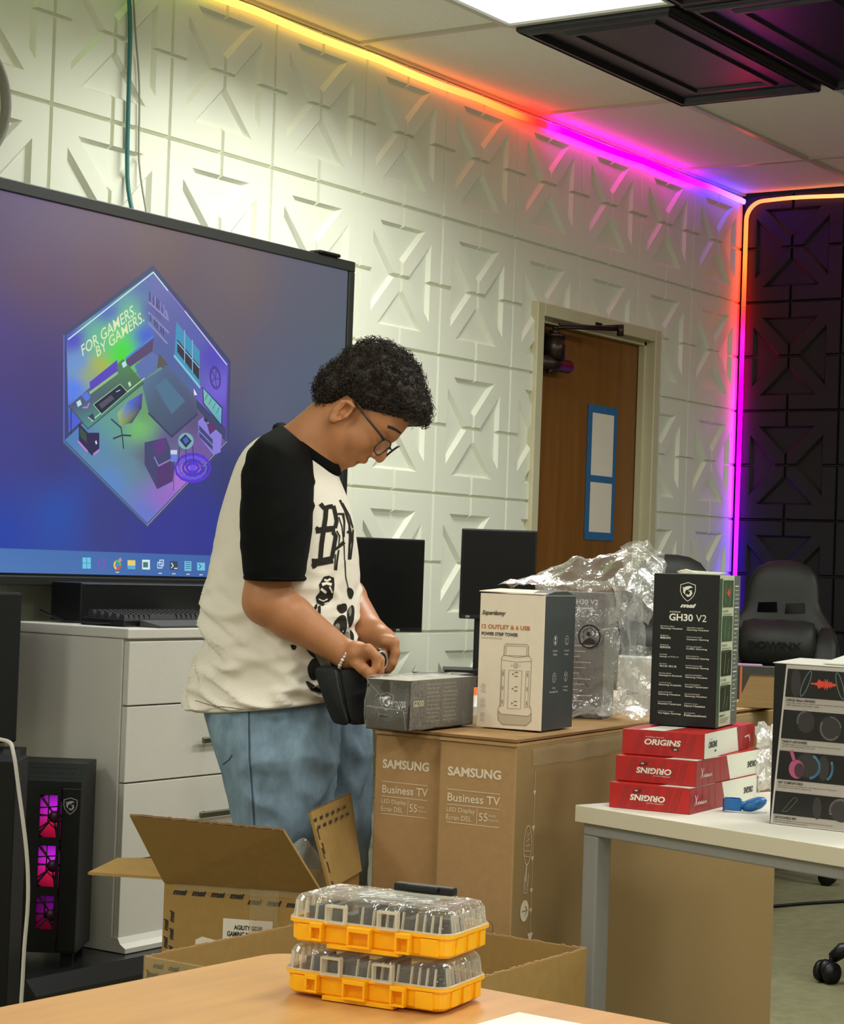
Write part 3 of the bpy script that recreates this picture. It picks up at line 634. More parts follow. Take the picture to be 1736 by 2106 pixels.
tag(MB().tube(smooth(wc), .0042, 8).build('charging_cable', mat('white_cable', S(205, 200, 190), .5)), 'white cable hanging down in front of the black product box', 'cable')

# ---- wall clock and hanging cables at the left edge
ck = thing('wall_clock', 'round white wall clock with dark rim on the panel wall', 'clock', (-4.880, -.004, 2.345))
Mx = Matrix.Rotation(PI/2, 4, 'X')
mb = MB(); mb.lathe([(.175, 0), (.19, .01), (.192, .03), (.184, .04), (.174, .034), (.172, .02), (.172, 0)], 40, M=Mx); mb.build('rim', mat('clock_rim', S(130, 128, 118), .35), ck)
mb = MB(); mb.lathe([(0, .012), (.1725, .012)], 40, M=Mx); mb.build('dial', mat('clock_dial', S(222, 222, 208), .5), ck)
fk = Face((0, -.012, 0), (1, 0, 0), (0, 0, 1)); 
for k in range(12): mb = MB(); a = k*PI/6; put_line(mb, fk, [(.15*math.sin(a), .15*math.cos(a)), (.135*math.sin(a), .135*math.cos(a))], .006); mb.build('hour_mark', M_blk, ck)
for a, ln in ((1.9, .08), (4.0, .12)): mb = MB(); put_line(mb, fk, [(0, 0), (ln*math.sin(a), ln*math.cos(a))], .006, .003); mb.build('hand', M_blk, ck)
tag(MB().tube(smooth([(-4.235, -.014, 2.895), (-4.205, -.012, 2.70), (-4.199, -.012, 2.48), (-4.191, -.012, 2.25), (-4.189, -.04, 2.13), (-4.19, -.06, 2.06)]), .0065, 8).build('network_cable', mat('teal_cable', S(40, 108, 110), .5)), 'teal cable running down the white panels behind the screen', 'cable')
tag(MB().tube(smooth([(-4.21, -.010, 2.895), (-4.178, -.010, 2.68), (-4.157, -.010, 2.563), (-4.148, -.010, 2.46), (-4.14, -.010, 2.30), (-4.13, -.04, 2.14), (-4.13, -.06, 2.06)]), .003, 8).build('power_cable', mat('grey_cable', S(150, 152, 138), .5)), 'thin grey cable hanging beside the teal cable', 'cable')

# ---- table with two monitors
wt = thing('wall_table', 'pale table along the panel wall under the two monitors', 'table', (-3.85, -.95, 0))
MB().box((0, 0, .715), (1.3, .85, .745), .003).build('tabletop', M_cab, wt)
for x in (.03, 1.22):
    for y in (.03, .77): MB().box((x, y, 0), (x+.05, y+.05, .715)).build('leg', M_gry, wt)
def monitor(lab, bl, br, zt, zb, base_z, off, label_x=None):
    bl, br = Vector((*bl, 0)), Vector((*br, 0)); d = br-bl; wd = d.length; a = math.atan2(d.y, d.x)
    t = thing('monitor', lab, 'monitor', (bl.x, bl.y, base_z), a, 'monitors on the wall table')
    z0, z1 = zb-base_z, zt-base_z
    MB().box((0, 0, z0), (wd, .035, z1), .004).build('housing', M_blk, t)
    MB().box((.006, -.0015, z0+.016), (wd-.006, .002, z1-.006), .0005).build('panel', mat('dark_screen', S(7, 7, 7), .35, spec=.25), t)
    mb = MB(); m = wd*.5+off; mb.box((m-.025, .036, .008), (m+.025, .06, z0+.12), .004); mb.build('neck', M_blk, t)
    MB().prism([(m-.12, -.09), (m+.12, -.09), (m+.12, .11), (m-.12, .11)], 'z', 0, .012).build('foot', M_blk, t)
    mb = MB(); put_rect(mb, Face((0, -.0016, 0), (1, 0, 0), (0, 0, 1)), (.02 if label_x is None else label_x), z0+.004, (.035 if label_x is None else label_x+.014), z0+.011); mb.build('badge', mat('badge_grey', S(120, 120, 116), .4), t)
    return t
monitor('blank black monitor nearer the person, standing lower', (-3.07, -.076), (-2.828, -.193-.0), 1.229, .912, .745, 0, .165)
monitor('blank black monitor set before the brown door, on thin boxes', (-3.095, -.514), (-2.955, -.713), 1.266, .975, .802, -.045, .02) # neck left of the tower box
bx = thing('slim_box', 'slim black box under the foot of the monitor by the door', 'box', (-3.24, -.56, .768), R(-30)); MB().box((-.04, -.09, .0), (.30, .15, .032), .002).build('carton', M_blkm, bx)
bx = thing('slim_box', 'slim orange and black box lowest under the monitor foot', 'box', (-3.26, -.60, .745), R(-30)); MB().box((-.03, -.08, 0), (.30, .18, .0225), .001).build('carton', mat('orange_card', S(226, 110, 50), .5), bx)
tag(MB().tube(smooth([(-2.905, -.075, .905), (-2.91, -.07, .88), (-2.895, -.06, .84), (-2.86, -.045, .79), (-2.80, -.04, .752)]), .004, 6).build('monitor_cable', M_blk), 'black cable dropping from the monitor nearest the person', 'cable')

# ================================================================ BOXES, DESK, TABLE
M_kraft = mat('kraft_cardboard', S(172, 136, 94), .85, spec=.15, var=.06, vscale=60, bump=.12, bscale=300)
M_kraft2 = mat('ribbed_cardboard', S(150, 124, 84), .85, spec=.15, var=.07, vscale=10, stretch=(1.2, 60, 30), bump=.25, bscale=12)
M_kedge = mat('corrugated_edge', S(112, 84, 52), .95)
M_lblprint = mat('pale_print', S(222, 206, 182), .8)
M_ink = mat('dark_ink', S(34, 32, 30), .7)
M_clear = mat('clear_tape', S(206, 188, 150), .14, alpha=.24, spec=.9)

# ---- two tall TV cartons
def tv_carton(label, loc, rz, wd, ln, near):
    t = thing('tv_carton', label, 'box', (*loc, 0), rz, 'TV cartons standing on end'); hz = .838
    mb = MB(); mb.box((0, 0, 0), (wd, ln, hz), .003)
    mb.mi = 1
    o = mb.build('carton', [M_kraft, M_kraft2], t)
    for p in o.data.polygons: p.material_index = 1 if p.normal.x > .9 else 0
    # doubled top flaps with open ends, slightly sprung
    mb = MB(); mb.hexa([(.0, -.004, hz+.001), (wd, -.004, hz-.001), (wd, ln*.5, hz), (0, ln*.5, hz), (0, -.004, hz+.006), (wd, -.004, hz+.004), (wd, ln*.5, hz+.004), (0, ln*.5, hz+.004)]); mb.build('flap', M_kraft, t)
    mb = MB(); mb.hexa([(.001, .0, hz+.0085), (wd-.002, .0, hz+.0065), (wd-.002, ln, hz+.006), (.001, ln, hz+.006), (0, -.003, hz+.0135), (wd, -.003, hz+.0115), (wd, ln, hz+.011), (0, ln, hz+.011)]); mb.build('flap', M_kraft, t)
    mb = MB(); mb.box((.002, .002, hz-.001), (wd-.004, .02, hz+.009)); mb.build('flap_edge', M_kedge, t)
    f = Face((0, -.0002, 0), (1, 0, 0), (0, 0, 1)); s = wd/.150
    mb = MB(); put_text(mb, f, 'SAMSUNG', .0175*s, .7775, .1215*s, .794, .035); mb.build('logo', M_lblprint, t)
    mb = MB()
    for z in (.7538, .7275, .696): put_line(mb, f, [(.0183*s, z), (.1200*s, z-.0008)], .0011)
    put_line(mb, f, [(.0775*s, .7245), (.0772*s, .698)], .0009)
    put_text(mb, f, 'Business TV', .0186*s, .7330, .1208*s, .7475, .012); put_text(mb, f, 'LED Display', .0178*s, .7125, .0730*s, .7225, .004); put_text(mb, f, 'Écran DEL', .0174*s, .7005, .0662*s, .7115, .004)
    put_text(mb, f, '55', .081*s, .7035, .098*s, .7175, .004); put_text(mb, f, 'inch', .0995*s, .712, .1135*s, .7165); put_text(mb, f, 'diagonal', .0995*s, .7045, .119*s, .7085)
    mb.build('lettering', M_lblprint, t)
    # hand hole tab
    mb = MB(); put_line(mb, f, arc_pts(.104*s, .520, .012, .013, -100, 170, 16), .0008); mb.build('hand_hole_groove', M_kedge, t)
    if near:
        g = Face((wd+.0002, 0, 0), (0, 1, 0), (0, 0, 1)); mb = MB()
        zt, zb = .790, .50
        pts = [(.076+.0012*math.sin(k*1.9), zt-(zt-zb)*k/22) for k in range(23)]
        for k in range(0, 22): put_line(mb, g, pts[k:k+2], .0012)
        for z in (.752, .69, .636, .58, .545): put_poly(mb, g, [(.070, z+.004), (.082, z+.004), (.076, z-.006)])
        put_poly(mb, g, [(.066, zb+.006), (.088, zb+.006), (.077, zb-.014)])
        mb.build('arrow_line', M_lblprint, t)
        mb = MB(); put_line(mb, g, arc_pts(.054, .662, .016, .034, n=22)[:-1], .0018, close=True)
        for k in range(5): put_line(mb, g, [(.040+.003*k, .645+.008*k), (.066-.001*k, .640+.011*k)], .001)
        put_line(mb, g, [(.052, .628), (.050, .60)], .004); put_line(mb, g, [(.044, .612), (.043, .580), (.058, .578), (.062, .612)], .0012)
        for k in range(4): put_line(mb, g, [(.046+.004*k, .608), (.047+.004*k, .582)], .0008)
        mb.build('racket_print', M_lblprint, t)
        mb = MB(); put_disc(mb, g, .050, .548, .017, .019); mb.build('round_mark', M_lblprint, t)
        mb = MB(); put_line(mb, g, [(.040, .548), (.060, .548)], .0018, .0010); put_line(mb, g, [(.053, .556), (.060, .548), (.053, .540)], .0018, .0010); mb.build('arrow_mark', M_kraft2, t)
        # wrinkled clear tape folded over the long edge
        mb = MB(); nx, nz = 60, 6; random.seed(8); vs = []
        for j in range(nz+1):
            for i in range(nx+1):
                y = .06+ln*.86*i/nx; d = (j/nz)*(.040+.0015*math.sin(i*.9)+.004*math.sin(i*.17)); wr = .0012*math.sin(i*1.7+j*2.1)+.0008*math.sin(i*.63-j)
                vs.append((wd+.0024+wr*.6, y, hz+.004-d) if j > 1 else (wd-.03+.016*j, y, hz+.0130+.0006*math.sin(i*1.3)))
        mb.sm = True; mb.mesh(vs, [(j*(nx+1)+i, j*(nx+1)+i+1, (j+1)*(nx+1)+i+1, (j+1)*(nx+1)+i) for j in range(nz) for i in range(nx)]); mb.build('tape', M_clear, t)
    return t
tv_carton('brown TV carton standing on end nearest the white desk', (-5.608, -2.111), R(-84.3), .151, 1.42, True)
tv_carton('brown TV carton standing on end nearest the person', (-5.599, -1.966), R(-84.3), .137, 1.42, False)

# ---- grey boxed mouse pad in film, on the cartons
M_film = None
def film(name, rough=.12, tint=(1, 1, 1), dens=.16, glow=.75):
    """thin clear film: mostly see-through, catching light along its creases"""
    m = bpy.data.materials.new(name); m.use_nodes = True; n, l = nodes(m); n.remove(n['Principled BSDF'])
    tr = n.new('ShaderNodeBsdfTransparent'); tr.inputs[0].default_value = (*tint, 1)
    gl = n.new('ShaderNodeBsdfGlossy'); gl.inputs['Roughness'].default_value = rough; gl.inputs[0].default_value = (1, 1, 1, 1)
    df = n.new('ShaderNodeBsdfDiffuse'); df.inputs[0].default_value = (.9, .9, .88, 1)
    lw = n.new('ShaderNodeLayerWeight'); lw.inputs[0].default_value = .35
    mr = n.new('ShaderNodeMapRange'); mr.inputs[3].default_value = dens; mr.inputs[4].default_value = glow
    l.new(lw.outputs['Facing'], mr.inputs[0])
    mx = n.new('ShaderNodeMixShader'); l.new(mr.outputs[0], mx.inputs[0]); l.new(tr.outputs[0], mx.inputs[1])
    m2 = n.new('ShaderNodeMixShader'); m2.inputs[0].default_value = .35; l.new(gl.outputs[0], m2.inputs[1]); l.new(df.outputs[0], m2.inputs[2]); l.new(m2.outputs[0], mx.inputs[2])
    tc = n.new('ShaderNodeTexCoord'); nz = n.new('ShaderNodeTexNoise'); nz.inputs['Scale'].default_value = 60; nz.inputs['Detail'].default_value = 3; nz.inputs['Distortion'].default_value = 1.5
    bp = n.new('ShaderNodeBump'); bp.inputs['Strength'].default_value = .5; bp.inputs['Distance'].default_value = .004
    l.new(tc.outputs['Object'], nz.inputs['Vector']); l.new(nz.outputs[0], bp.inputs['Height'])
    for x in (gl, df, lw): l.new(bp.outputs[0], x.inputs['Normal'])
    l.new(mx.outputs[0], n['Material Output'].inputs[0]); return m
M_film = film('clear_film'); M_film2 = film('shrink_film', dens=.05, glow=.5)
from mathutils import noise as mnoise
def sheet(P, nu, nv, amp, seed, fr=9.0, ridge=1.0):
    """crumpled sheet over P(u, v): points pushed about by folded noise"""
    vs = []
    for j in range(nv+1):
        for i in range(nu+1):
            p = Vector(P(i/nu, j/nv)); q = p*fr+Vector((seed, seed*1.7, 0)); d = mnoise.noise_vector(q); r = 1-abs(mnoise.noise(q*1.9+Vector((3, 1, 2))))*2
            e = mnoise.noise_vector(q*2.6)
            vs.append(p+d*amp+e*amp*.45+Vector((0, 0, r*amp*.4*ridge)))
    return vs, [(j*(nu+1)+i, j*(nu+1)+i+1, (j+1)*(nu+1)+i+1, (j+1)*(nu+1)+i) for j in range(nv) for i in range(nu)]
a = R(-84.5); gw, gl_, gh = .084, .252, .089
gd = thing('mousepad_box', 'grey mouse pad box in clear film standing beside the white tower box', 'box', (-5.682, -2.001, .854), a)
M_gbox = mat('grey_print_card', S(62, 57, 52), .45, spec=.5, var=.05, vscale=20); M_gbox2 = mat('dark_grey_print_card', S(40, 37, 35), .45, var=.16, vscale=14)
o = MB().box((0, 0, 0), (gw, gl_, gh), .001).build('carton', [M_gbox, M_gbox2, mat('pale_card', S(206, 200, 186), .6)], gd)
for p in o.data.polygons: p.material_index = 1 if p.normal.x > .9 else (2 if p.normal.z > .9 else 0)
M_lgrey = mat('light_grey_print', S(172, 166, 156), .6)
f = Face((0, -.0002, 0), (1, 0, 0), (0, 0, 1)); mb = MB(); shield(mb, f, .041, .050, .032, .0008); mb.build('logo', M_lgrey, gd)
mb = MB(); put_line(mb, f, [(.001, .084), (.024, .064), (.017, .057)], .0007); put_line(mb, f, [(.001, .040), (.076, .036), (.081, .002)], .0007); put_line(mb, f, [(.026, .024), (.026, .028), (.044, .026)], .0007); mb.build('die_cut_marking', M_lgrey, gd)
mb = MB(); put_poly(mb, f, [(.026, .0285), (.045, .026), (.045, .021), (.028, .0225)]); mb.build('hand_slot', M_gap, gd)
g = Face((gw+.0002, 0, 0), (0, 1, 0), (0, 0, 1))
mb = MB(); put_text(mb, g, 'GD30', .018, .042, .056, .053, .02); mb.build('lettering', mat('cream_ink', S(222, 212, 170), .6), gd)
mb = MB(); put_text(mb, g, 'AGILITY', .02, .056, .038, .059)
li = ['Gaming Mousepad', 'Tapis de souris', 'Alfombrilla', 'Mouse Pad Gaming', 'Gaming Mauspad', 'Tappetino gaming', 'Podkładka', 'Muismat gaming', 'Игровой коврик', 'Pad mouse gaming']
for k in range(10):
    z = .0785-k*.0073
    put_text(mb, g, li[k], .068, z, .068+.050-.004*(k % 3), z+.0032); put_text(mb, g, li[(k+4) % 10], .130, z, .130+.052-.003*((k+1) % 3), z+.0032)
mb.build('small_lettering', M_lgrey, gd)
mb = MB(); put_poly(mb, g, [(.004, .004), (.03, .034), (.062, .032), (.090, .026), (.056, .022), (.02, .002)]); mb.build('dark_print', M_gap, gd)
vs, fs = sheet(lambda u, v: (-.004-.006*math.sin(PI*v), .02*(1-u)-.006+.0*v, -.0+.093*v) if u < .25 else ((u-.25)/.75*(gw+.004), -.005-.004*math.sin(PI*v*2), .002+.090*v), 16, 10, .004, 4.2, 40)
mb = MB(); mb.sm = True; mb.mesh(vs, fs)
vs, fs = sheet(lambda u, v: (gw+.004, u*gl_, .002+.088*v), 20, 8, .0022, 7.7, 40); mb.mesh(vs, fs)
vs, fs = sheet(lambda u, v: (-.004+(gw+.006)*v, -.004+u*gl_, gh+.0035), 20, 8, .0030, 9.1, 40); mb.mesh(vs, fs); mb.build('shrink_wrap', M_film2, gd)

# ---- white and slate power tower box
a = R(-82.5); sw, sd, sh = .130, .145, .245
sdx = thing('power_tower_box', 'white and slate box picturing a power strip tower on the cartons', 'box', (-5.457, -2.089, .8535), a)
M_cream = mat('cream_print_card', S(226, 212, 192), .55, var=.02, vscale=40); M_slate = mat('slate_print_card', S(62, 66, 66), .55, var=.05, vscale=30)
o = MB().box((0, 0, 0), (sw, sd, sh), .001).build('carton', [M_cream, M_slate, M_cream], sdx)
for p in o.data.polygons: p.material_index = 1 if p.normal.x > .9 else 0
mb = MB(); mb.hexa([(-.002, -.001, sh+.003), (sw-.004, -.001, sh+.001), (sw-.006, sd*.6, sh+.006), (.0, sd*.6, sh+.007), (-.002, -.001, sh+.0045), (sw-.004, -.001, sh+.0025), (sw-.006, sd*.6, sh+.008), (.0, sd*.6, sh+.009)]); mb.build('lid_flap', M_cream, sdx)
mb = MB(); mb.mesh([(sw-.001, .0, sh), (sw-.001, sd, sh), (sw-.001, sd*.72, sh+.008), (sw-.001, sd*.3, sh+.007), (sw-.03, .0, sh+.002), (sw-.03, sd, sh+.004), (sw-.03, sd*.72, sh+.01), (sw-.03, sd*.3, sh+.009)], [(0, 1, 2, 3), (3, 2, 6, 7), (2, 1, 5, 6), (0, 3, 7, 4)]); mb.build('side_flap', M_slate, sdx)
f = Face((0, -.0002, 0), (1, 0, 0), (0, 0, 1)); sx = sw/.1216
mb = MB(); put_text(mb, f, 'Superdanny', .0045, .2035, .049*sx, .2140, .035, .35); mb.build('logo', mat('olive_ink', S(84, 76, 52), .6), sdx)
mb = MB(); put_text(mb, f, '12 OUTLET & 6 USB', .0048, .1805, .095*sx, .1885, .028); mb.build('lettering', mat('orange_ink', S(192, 112, 54), .6), sdx)
mb = MB(); put_text(mb, f, 'POWER STRIP TOWER', .0052, .1680, .073*sx, .1745, .026); mb.build('lettering', M_ink, sdx)
M_taupe = mat('taupe_ink', S(140, 126, 106), .6)
mb = MB(); put_text(mb, f, 'SURGE PROTECTED', .0056, .1620, .0436*sx, .1646)
for cz, tx in ((.075, ('TYPE-C', 'USB')), (.0485, ('USB', 'CHARGER')), (.022, ('SURGE', 'PROTECTOR'))):
    put_ring(mb, f, .0125, cz, .0038, .0005, .0045); put_line(mb, f, [(.0125, cz+.002), (.0125, cz-.002)], .0005); put_line(mb, f, [(.0105, cz), (.0145, cz)], .0005)
    for i, q in enumerate(tx): put_text(mb, f, q, .0125-.0042-.0008*i, cz-.0085-.003*i, .0125+.0042+.0008*i, cz-.0068-.003*i)
mb.build('small_lettering', M_taupe, sdx)
# the drawn tower
M_drawb = mat('drawing_shade', S(188, 174, 150), .6); M_drawl = mat('drawing_line', S(124, 110, 88), .6)
k_ = lambda x: .0445+(x-.0445)*sx
mb = MB(); put_poly(mb, f, [(k_(.0432), .034), (k_(.0440), .016), (k_(.052), .0075), (k_(.096), .0085), (k_(.1055), .017), (k_(.1052), .033), (k_(.101), .026), (k_(.05), .027)]); mb.build('drawing_base', M_drawb, sdx)
mb = MB()
def dl(p, wd=.0007, close=False): put_line(mb, f, [(k_(x), z) for x, z in p], wd, .0007, close)
dl([(.0432, .034), (.0440, .016), (.052, .0075), (.096, .0085), (.1055, .017), (.1052, .034), (.1025, .044)]); dl([(.0432, .034), (.0465, .043)]); dl([(.0432, .031), (.05, .026), (.099, .0255), (.1052, .031)])
dl([(.0465, .038), (.0468, .128), (.0505, .133), (.098, .134), (.1025, .128), (.1015, .040)]); dl([(.0465, .125), (.0745, .122), (.1025, .125)]); dl([(.050, .134), (.0745, .1305), (.098, .1345)])
dl([(.0510, .134), (.0515, .150), (.0545, .1545), (.0935, .155), (.0965, .1515), (.0962, .134)], .0009); dl([(.0545, .1345), (.0548, .1485), (.0565, .151), (.0915, .1515), (.0935, .149), (.0930, .1345)])
dl([(.0610, .037), (.0612, .107), (.0855, .107), (.0852, .038)], .0006, True)
for x0, x1 in ((.048, .0535), (.0925, .0985)): dl([(x0, .041), (x0+.0006, .106), (x1, .107), (x1, .042)], .0006, True)
put_ring(mb, f, k_(.0735), .1155, .0042, .0006)
put_ring(mb, f, k_(.0735), .1155, .0022, .0005)
mb.build('drawing_line', M_drawl, sdx)
mb = MB()
for z in (.100, .0735, .047):
    put_disc(mb, f, k_(.069), z, .0016); put_line(mb, f, [(k_(.0725), z+.0035), (k_(.078), z+.0038)], .0016); put_line(mb, f, [(k_(.0725), z-.0035), (k_(.078), z-.0035)], .0016)
for z in (.100, .0745, .049):
    for x in (.0505, .0957): put_line(mb, f, [(k_(x), z+.003), (k_(x+.0003), z-.0035)], .0014)
for x in (.0660, .0812): put_line(mb, f, [(k_(x), .117), (k_(x), .114)], .0008)
mb.build('drawing_slots', M_drawl, sdx)['kind'] = 'stuff'
g = Face((sw+.0002, 0, 0), (0, 1, 0), (0, 0, 1)); mb = MB(); M_pale = mat('pale_grey_ink', S(206, 206, 198), .6)
for (y, z, t1, t2, kd) in ((.050, .163, 'Touchless', 'Cable', 0), (.105, .1625, 'Overload', 'Protector', 1), (.050, .095, '10 ft', 'Retractable Cord', 2), (.105, .0955, '45°angled', 'Plug', 3)):
    put_ring(mb, g, y, z, .0085, .0008, .0085)
    if kd == 0: put_disc(mb, g, y, z+.0035, .003); put_disc(mb, g, y, z-.0035, .003); put_line(mb, g, [(y, z-.003), (y, z+.003)], .0012)
    if kd == 1: put_line(mb, g, [(y-.004, z-.003), (y-.003, z+.003), (y+.001, z+.004), (y+.003, z)], .0008); put_line(mb, g, [(y-.005, z-.005), (y+.005, z-.005)], .0008)
    if kd == 2: put_line(mb, g, [(y-.003, z-.005), (y-.003, z+.005), (y+.003, z+.003), (y+.003, z-.005)], .0008)
    if kd == 3: put_line(mb, g, [(y-.004, z+.005), (y, z), (y+.004, z+.005)], .0012); put_line(mb, g, [(y, z), (y, z-.006)], .0014)
    w1 = .009 if kd != 2 else .006
    put_text(mb, g, t1, y-w1*1.25, z-.0205, y+w1*1.25, z-.017); put_text(mb, g, t2, y-(.019 if kd == 2 else w1), z-.0275, y+(.019 if kd == 2 else w1), z-.0235)
mb.build('icon_lettering', M_pale, sdx)

# ---- headset boxes
def headset_front(mb, f, w, small=True):
    rows = [('ENGLISH', 'Gaming Headset', 'NEDERLANDS', 'Gaming Headset'), ('繁體中文', '電競耳機', 'FRANÇAIS', 'Casques Gaming'), ('简体中文', '电竞耳机', 'ITALIANO', 'Cuffie Gaming'), ('日本語', 'Gamingヘッドセット', 'ESPAÑOL', 'Auriculares Gaming'), ('한국어', '게이밍 헤드셋', 'PORTUGUÊS', 'Auriculares Gaming'),
            ('POLSKI', 'Gamingowe Słuchawki', 'BAHASA INDONESIA', 'Gaming Headset'), ('TÜRKÇE', 'Gaming Kulaklık', 'EΛΛHNIKA', 'Oпция Гарнитуры'), ('DEUTSCH', 'Gaming Headset', 'SLOVENIA', 'Gaming Headset'), ('PУССКИЙ', 'Игровая Гарнитура', 'ČEŠTINA', 'Herní Headset'), ('TIẾNG VIỆT', 'Tai Nghe Gaming', 'SUOMI', 'Pelikuulokkeet')]
    for k, (a, b, c, d) in enumerate(rows):
        z = .1745-k*.01685
        for (x, q, r) in ((.0152, a, b), (.0635, c, d)):
            zz_ = z-.001*(x > .05)
            put_text(mb, f, q, x, zz_+.0012, x+min(.030, .0030*len(q)+.004), zz_+.0032, .0)
            put_text(mb, f, r, x, zz_-.0036, x+min(.042, .0026*len(r)*(1.5 if ord(r[0]) > 5000 else 1)+.004), zz_, .012)
a = R(-78); hw, hd, hh = .121, .155, .271
hb = thing('headset_box', 'black headset box standing on the three red keyboard boxes', 'box', (-5.354, -2.391, .8755), a)
M_bcard = mat('black_coated_card', S(13, 13, 13), .38, spec=.4); M_green = mat('dark_green_print', S(56, 74, 50), .5); M_pcard = mat('pale_green_card', S(176, 180, 156), .55); M_photo = mat('dark_photo_print', S(44, 48, 34), .4, var=.3, vscale=60); M_gside = mat('grey_coated_card', S(92, 98, 90), .45)
o = MB().box((0, 0, 0), (hw, hd, hh), .0012).build('carton', [M_bcard, M_pcard, M_gside], hb)
for p in o.data.polygons: p.material_index = 1 if (p.normal.x > .9) else (2 if p.normal.z > .9 else 0)
f = Face((0, -.0002, 0), (1, 0, 0), (0, 0, 1)); s_ = hw/.115
mb = MB(); shield(mb, f, .0632, .2395, .0335, .0011); mb.build('logo', M_wht, hb)
mb = MB(); put_text(mb, f, 'msi', .0500, .2112, .0790, .2185, .05, .3); put_text(mb, f, 'IMMERSE', .031, .2015, .051, .2043, 0, .1); put_text(mb, f, 'GH30', .0305, .187, .0740, .2000, .025); put_text(mb, f, 'V2', .0795, .187, .0985, .1995); headset_front(mb, f, hw); mb.build('lettering', M_wht, hb)
g = Face((hw+.0002, 0, 0), (0, 1, 0), (0, 0, 1)); g.r = g.r*1.55; HD = .100
mb = MB(); put_rect(mb, g, 0, .0, .013, hh-.006, .0002); mb.build('green_band_print', M_green, hb)
mb = MB(); put_rect(mb, g, .071, .0, HD, hh, .0002); mb.build('grey_band_print', M_gside, hb)
ph_ = [(.214, .2625), (.1525, .198), (.0905, .136), (.027, .0735)]
for k, (z0, z1) in enumerate(ph_):
    mb = MB(); put_rect(mb, g, .0165, z0, .066, z1, .0004); mb.build('photo_print', M_green if k < 2 else M_photo, hb)
mb = MB()
for k, (z0, z1) in enumerate(ph_):
    put_line(mb, g, [(.028+.004*k, z1-.006), (.026+.004*k, z0+.02), (.030, z0+.006)], .0012); put_line(mb, g, [(.052, z1-.008-.004*k), (.050, z0+.018), (.047, z0+.005)], .001)
mb.build('headset_outline_print', mat('pale_green_ink', S(128, 140, 112), .5), hb)
mb = MB(); put_poly(mb, g, [(.032, .240), (.036, .243), (.038, .249), (.041, .243), (.044, .250), (.047, .242), (.052, .240), (.047, .238), (.044, .231), (.041, .237), (.038, .232), (.036, .237)], .0008); mb.build('sound_wave_print', mat('red_ink', S(196, 74, 54), .5), hb)
mb = MB()
for k, (z0, z1) in enumerate(ph_):
    put_text(mb, g, ('LARGE DRIVERS', 'TAKE IT', 'GET COMFY', 'MIC')[k], .0175, z0-.009, .044, z0-.005, .01)
    for j in range(3): put_line(mb, g, [(.0175, z0-.0125-j*.0032), (.062-.006*j, z0-.0125-j*.0032)], .0009)
mb.build('small_lettering', mat('dark_olive_ink', S(84, 90, 70), .6), hb)
mb = MB(); random.seed(5)
for k in range(30): z = .252-k*.0078; put_line(mb, g, [(.074, z), (.074+random.uniform(.010, .021), z)], .0018 if k % 5 == 0 else .0009)
o = mb.build('small_lettering', M_pale, hb); o['kind'] = 'stuff'
mb = MB(); mb.hexa([(.045, .0, hh+.0005), (hw-.004, .0, hh+.0005), (hw-.004, .07, hh+.004), (.03, .07, hh+.006), (.045, 0, hh+.0018), (hw-.004, 0, hh+.0018), (hw-.004, .07, hh+.0055), (.03, .07, hh+.0075)]); mb.build('lid_flap', M_pcard, hb)
mb = MB(); mb.tube([(.04, .01, hh+.003), (.055, .015, hh+.0075), (.075, .02, hh+.002)], .0022, 6); mb.build('lid_tongue', M_cream, hb)

# wrapped twin of the headset box, in a loose clear bag
a = R(-74); wb = thing('wrapped_headset_box', 'dark headset box inside a loose clear bag on the TV cartons', 'box', (-5.076, -2.006, .8505), a)
M_wcard = mat('violet_grey_card', S(74, 70, 78), .45, var=.06, vscale=12); M_wside = mat('slate_green_card', S(92, 98, 92), .5)
o = MB().box((0, 0, 0), (.121, .100, .252), .001).build('carton', [M_wcard, M_wside], wb)
for p in o.data.polygons: p.material_index = 1 if p.normal.x > .9 else 0
f = Face((0, -.0002, 0), (1, 0, 0), (0, 0, 1)); mb = MB(); put_text(mb, f, 'GH30 V2', .050, .228, .106, .238, .02); put_text(mb, f, 'Gaming Headset', .055, .2185, .094, .2225)
for k in range(11): put_line(mb, f, [(.015, .145-k*.011), (.095-.012*(k % 3), .145-k*.011)], .0014)
mb.build('lettering', mat('pale_lilac_ink', S(196, 190, 196), .6), wb)
# the loose bag: front sheet, collapsed top, slumped foot
bg = thing('plastic_bag', 'loose crumpled clear plastic bag around the wrapped headset box', 'bag', (-5.076, -2.006, .8505), a)
mb = MB(); mb.sm = True
def prof(v):  # loose front: bulges out, wide at the foot
    return -.012-.012*math.sin(PI*min(1, v*1.1))
def Pf(u, v):
    x0, x1 = -.02, .128+.022*(1-v)+.02*math.sin(PI*v); return (x0+(x1-x0)*u, prof(v)-.02*(1-v)**3, .003+.27*v)
vs, fs = sheet(Pf, 26, 30, .008, 2.2, 22); mb.mesh(vs, fs)
def Ps(u, v): return (.128+.022*(1-v)+.02*math.sin(PI*v)+.02*u, -.012+.125*u, .003+.27*v+.05*u*v)
vs, fs = sheet(Ps, 16, 26, .010, 5.2, 22); mb.mesh(vs, fs)
def Pt(u, v):  # collapsed mouth of the bag thrown over the top, rising to a peak at its far side
    x = -.095+.315*u; z = .258+.004*math.sin(9*u)-.05*max(0, u-.85)/.15+(.100*u**.85+.014*math.exp(-((u-.42)/.06)**2))*min(1, v*1.6); return (x, -.02+.11*v+.03*u, z)
vs, fs = sheet(Pt, 40, 18, .011, 8.4, 20); mb.mesh(vs, fs)
def Ph(u, v): return (.140+.075*u+.010*math.sin(5*v)-.02*v*v, .02+.07*u, .345-.155*v+.012*math.sin(PI*u)-.01*u)
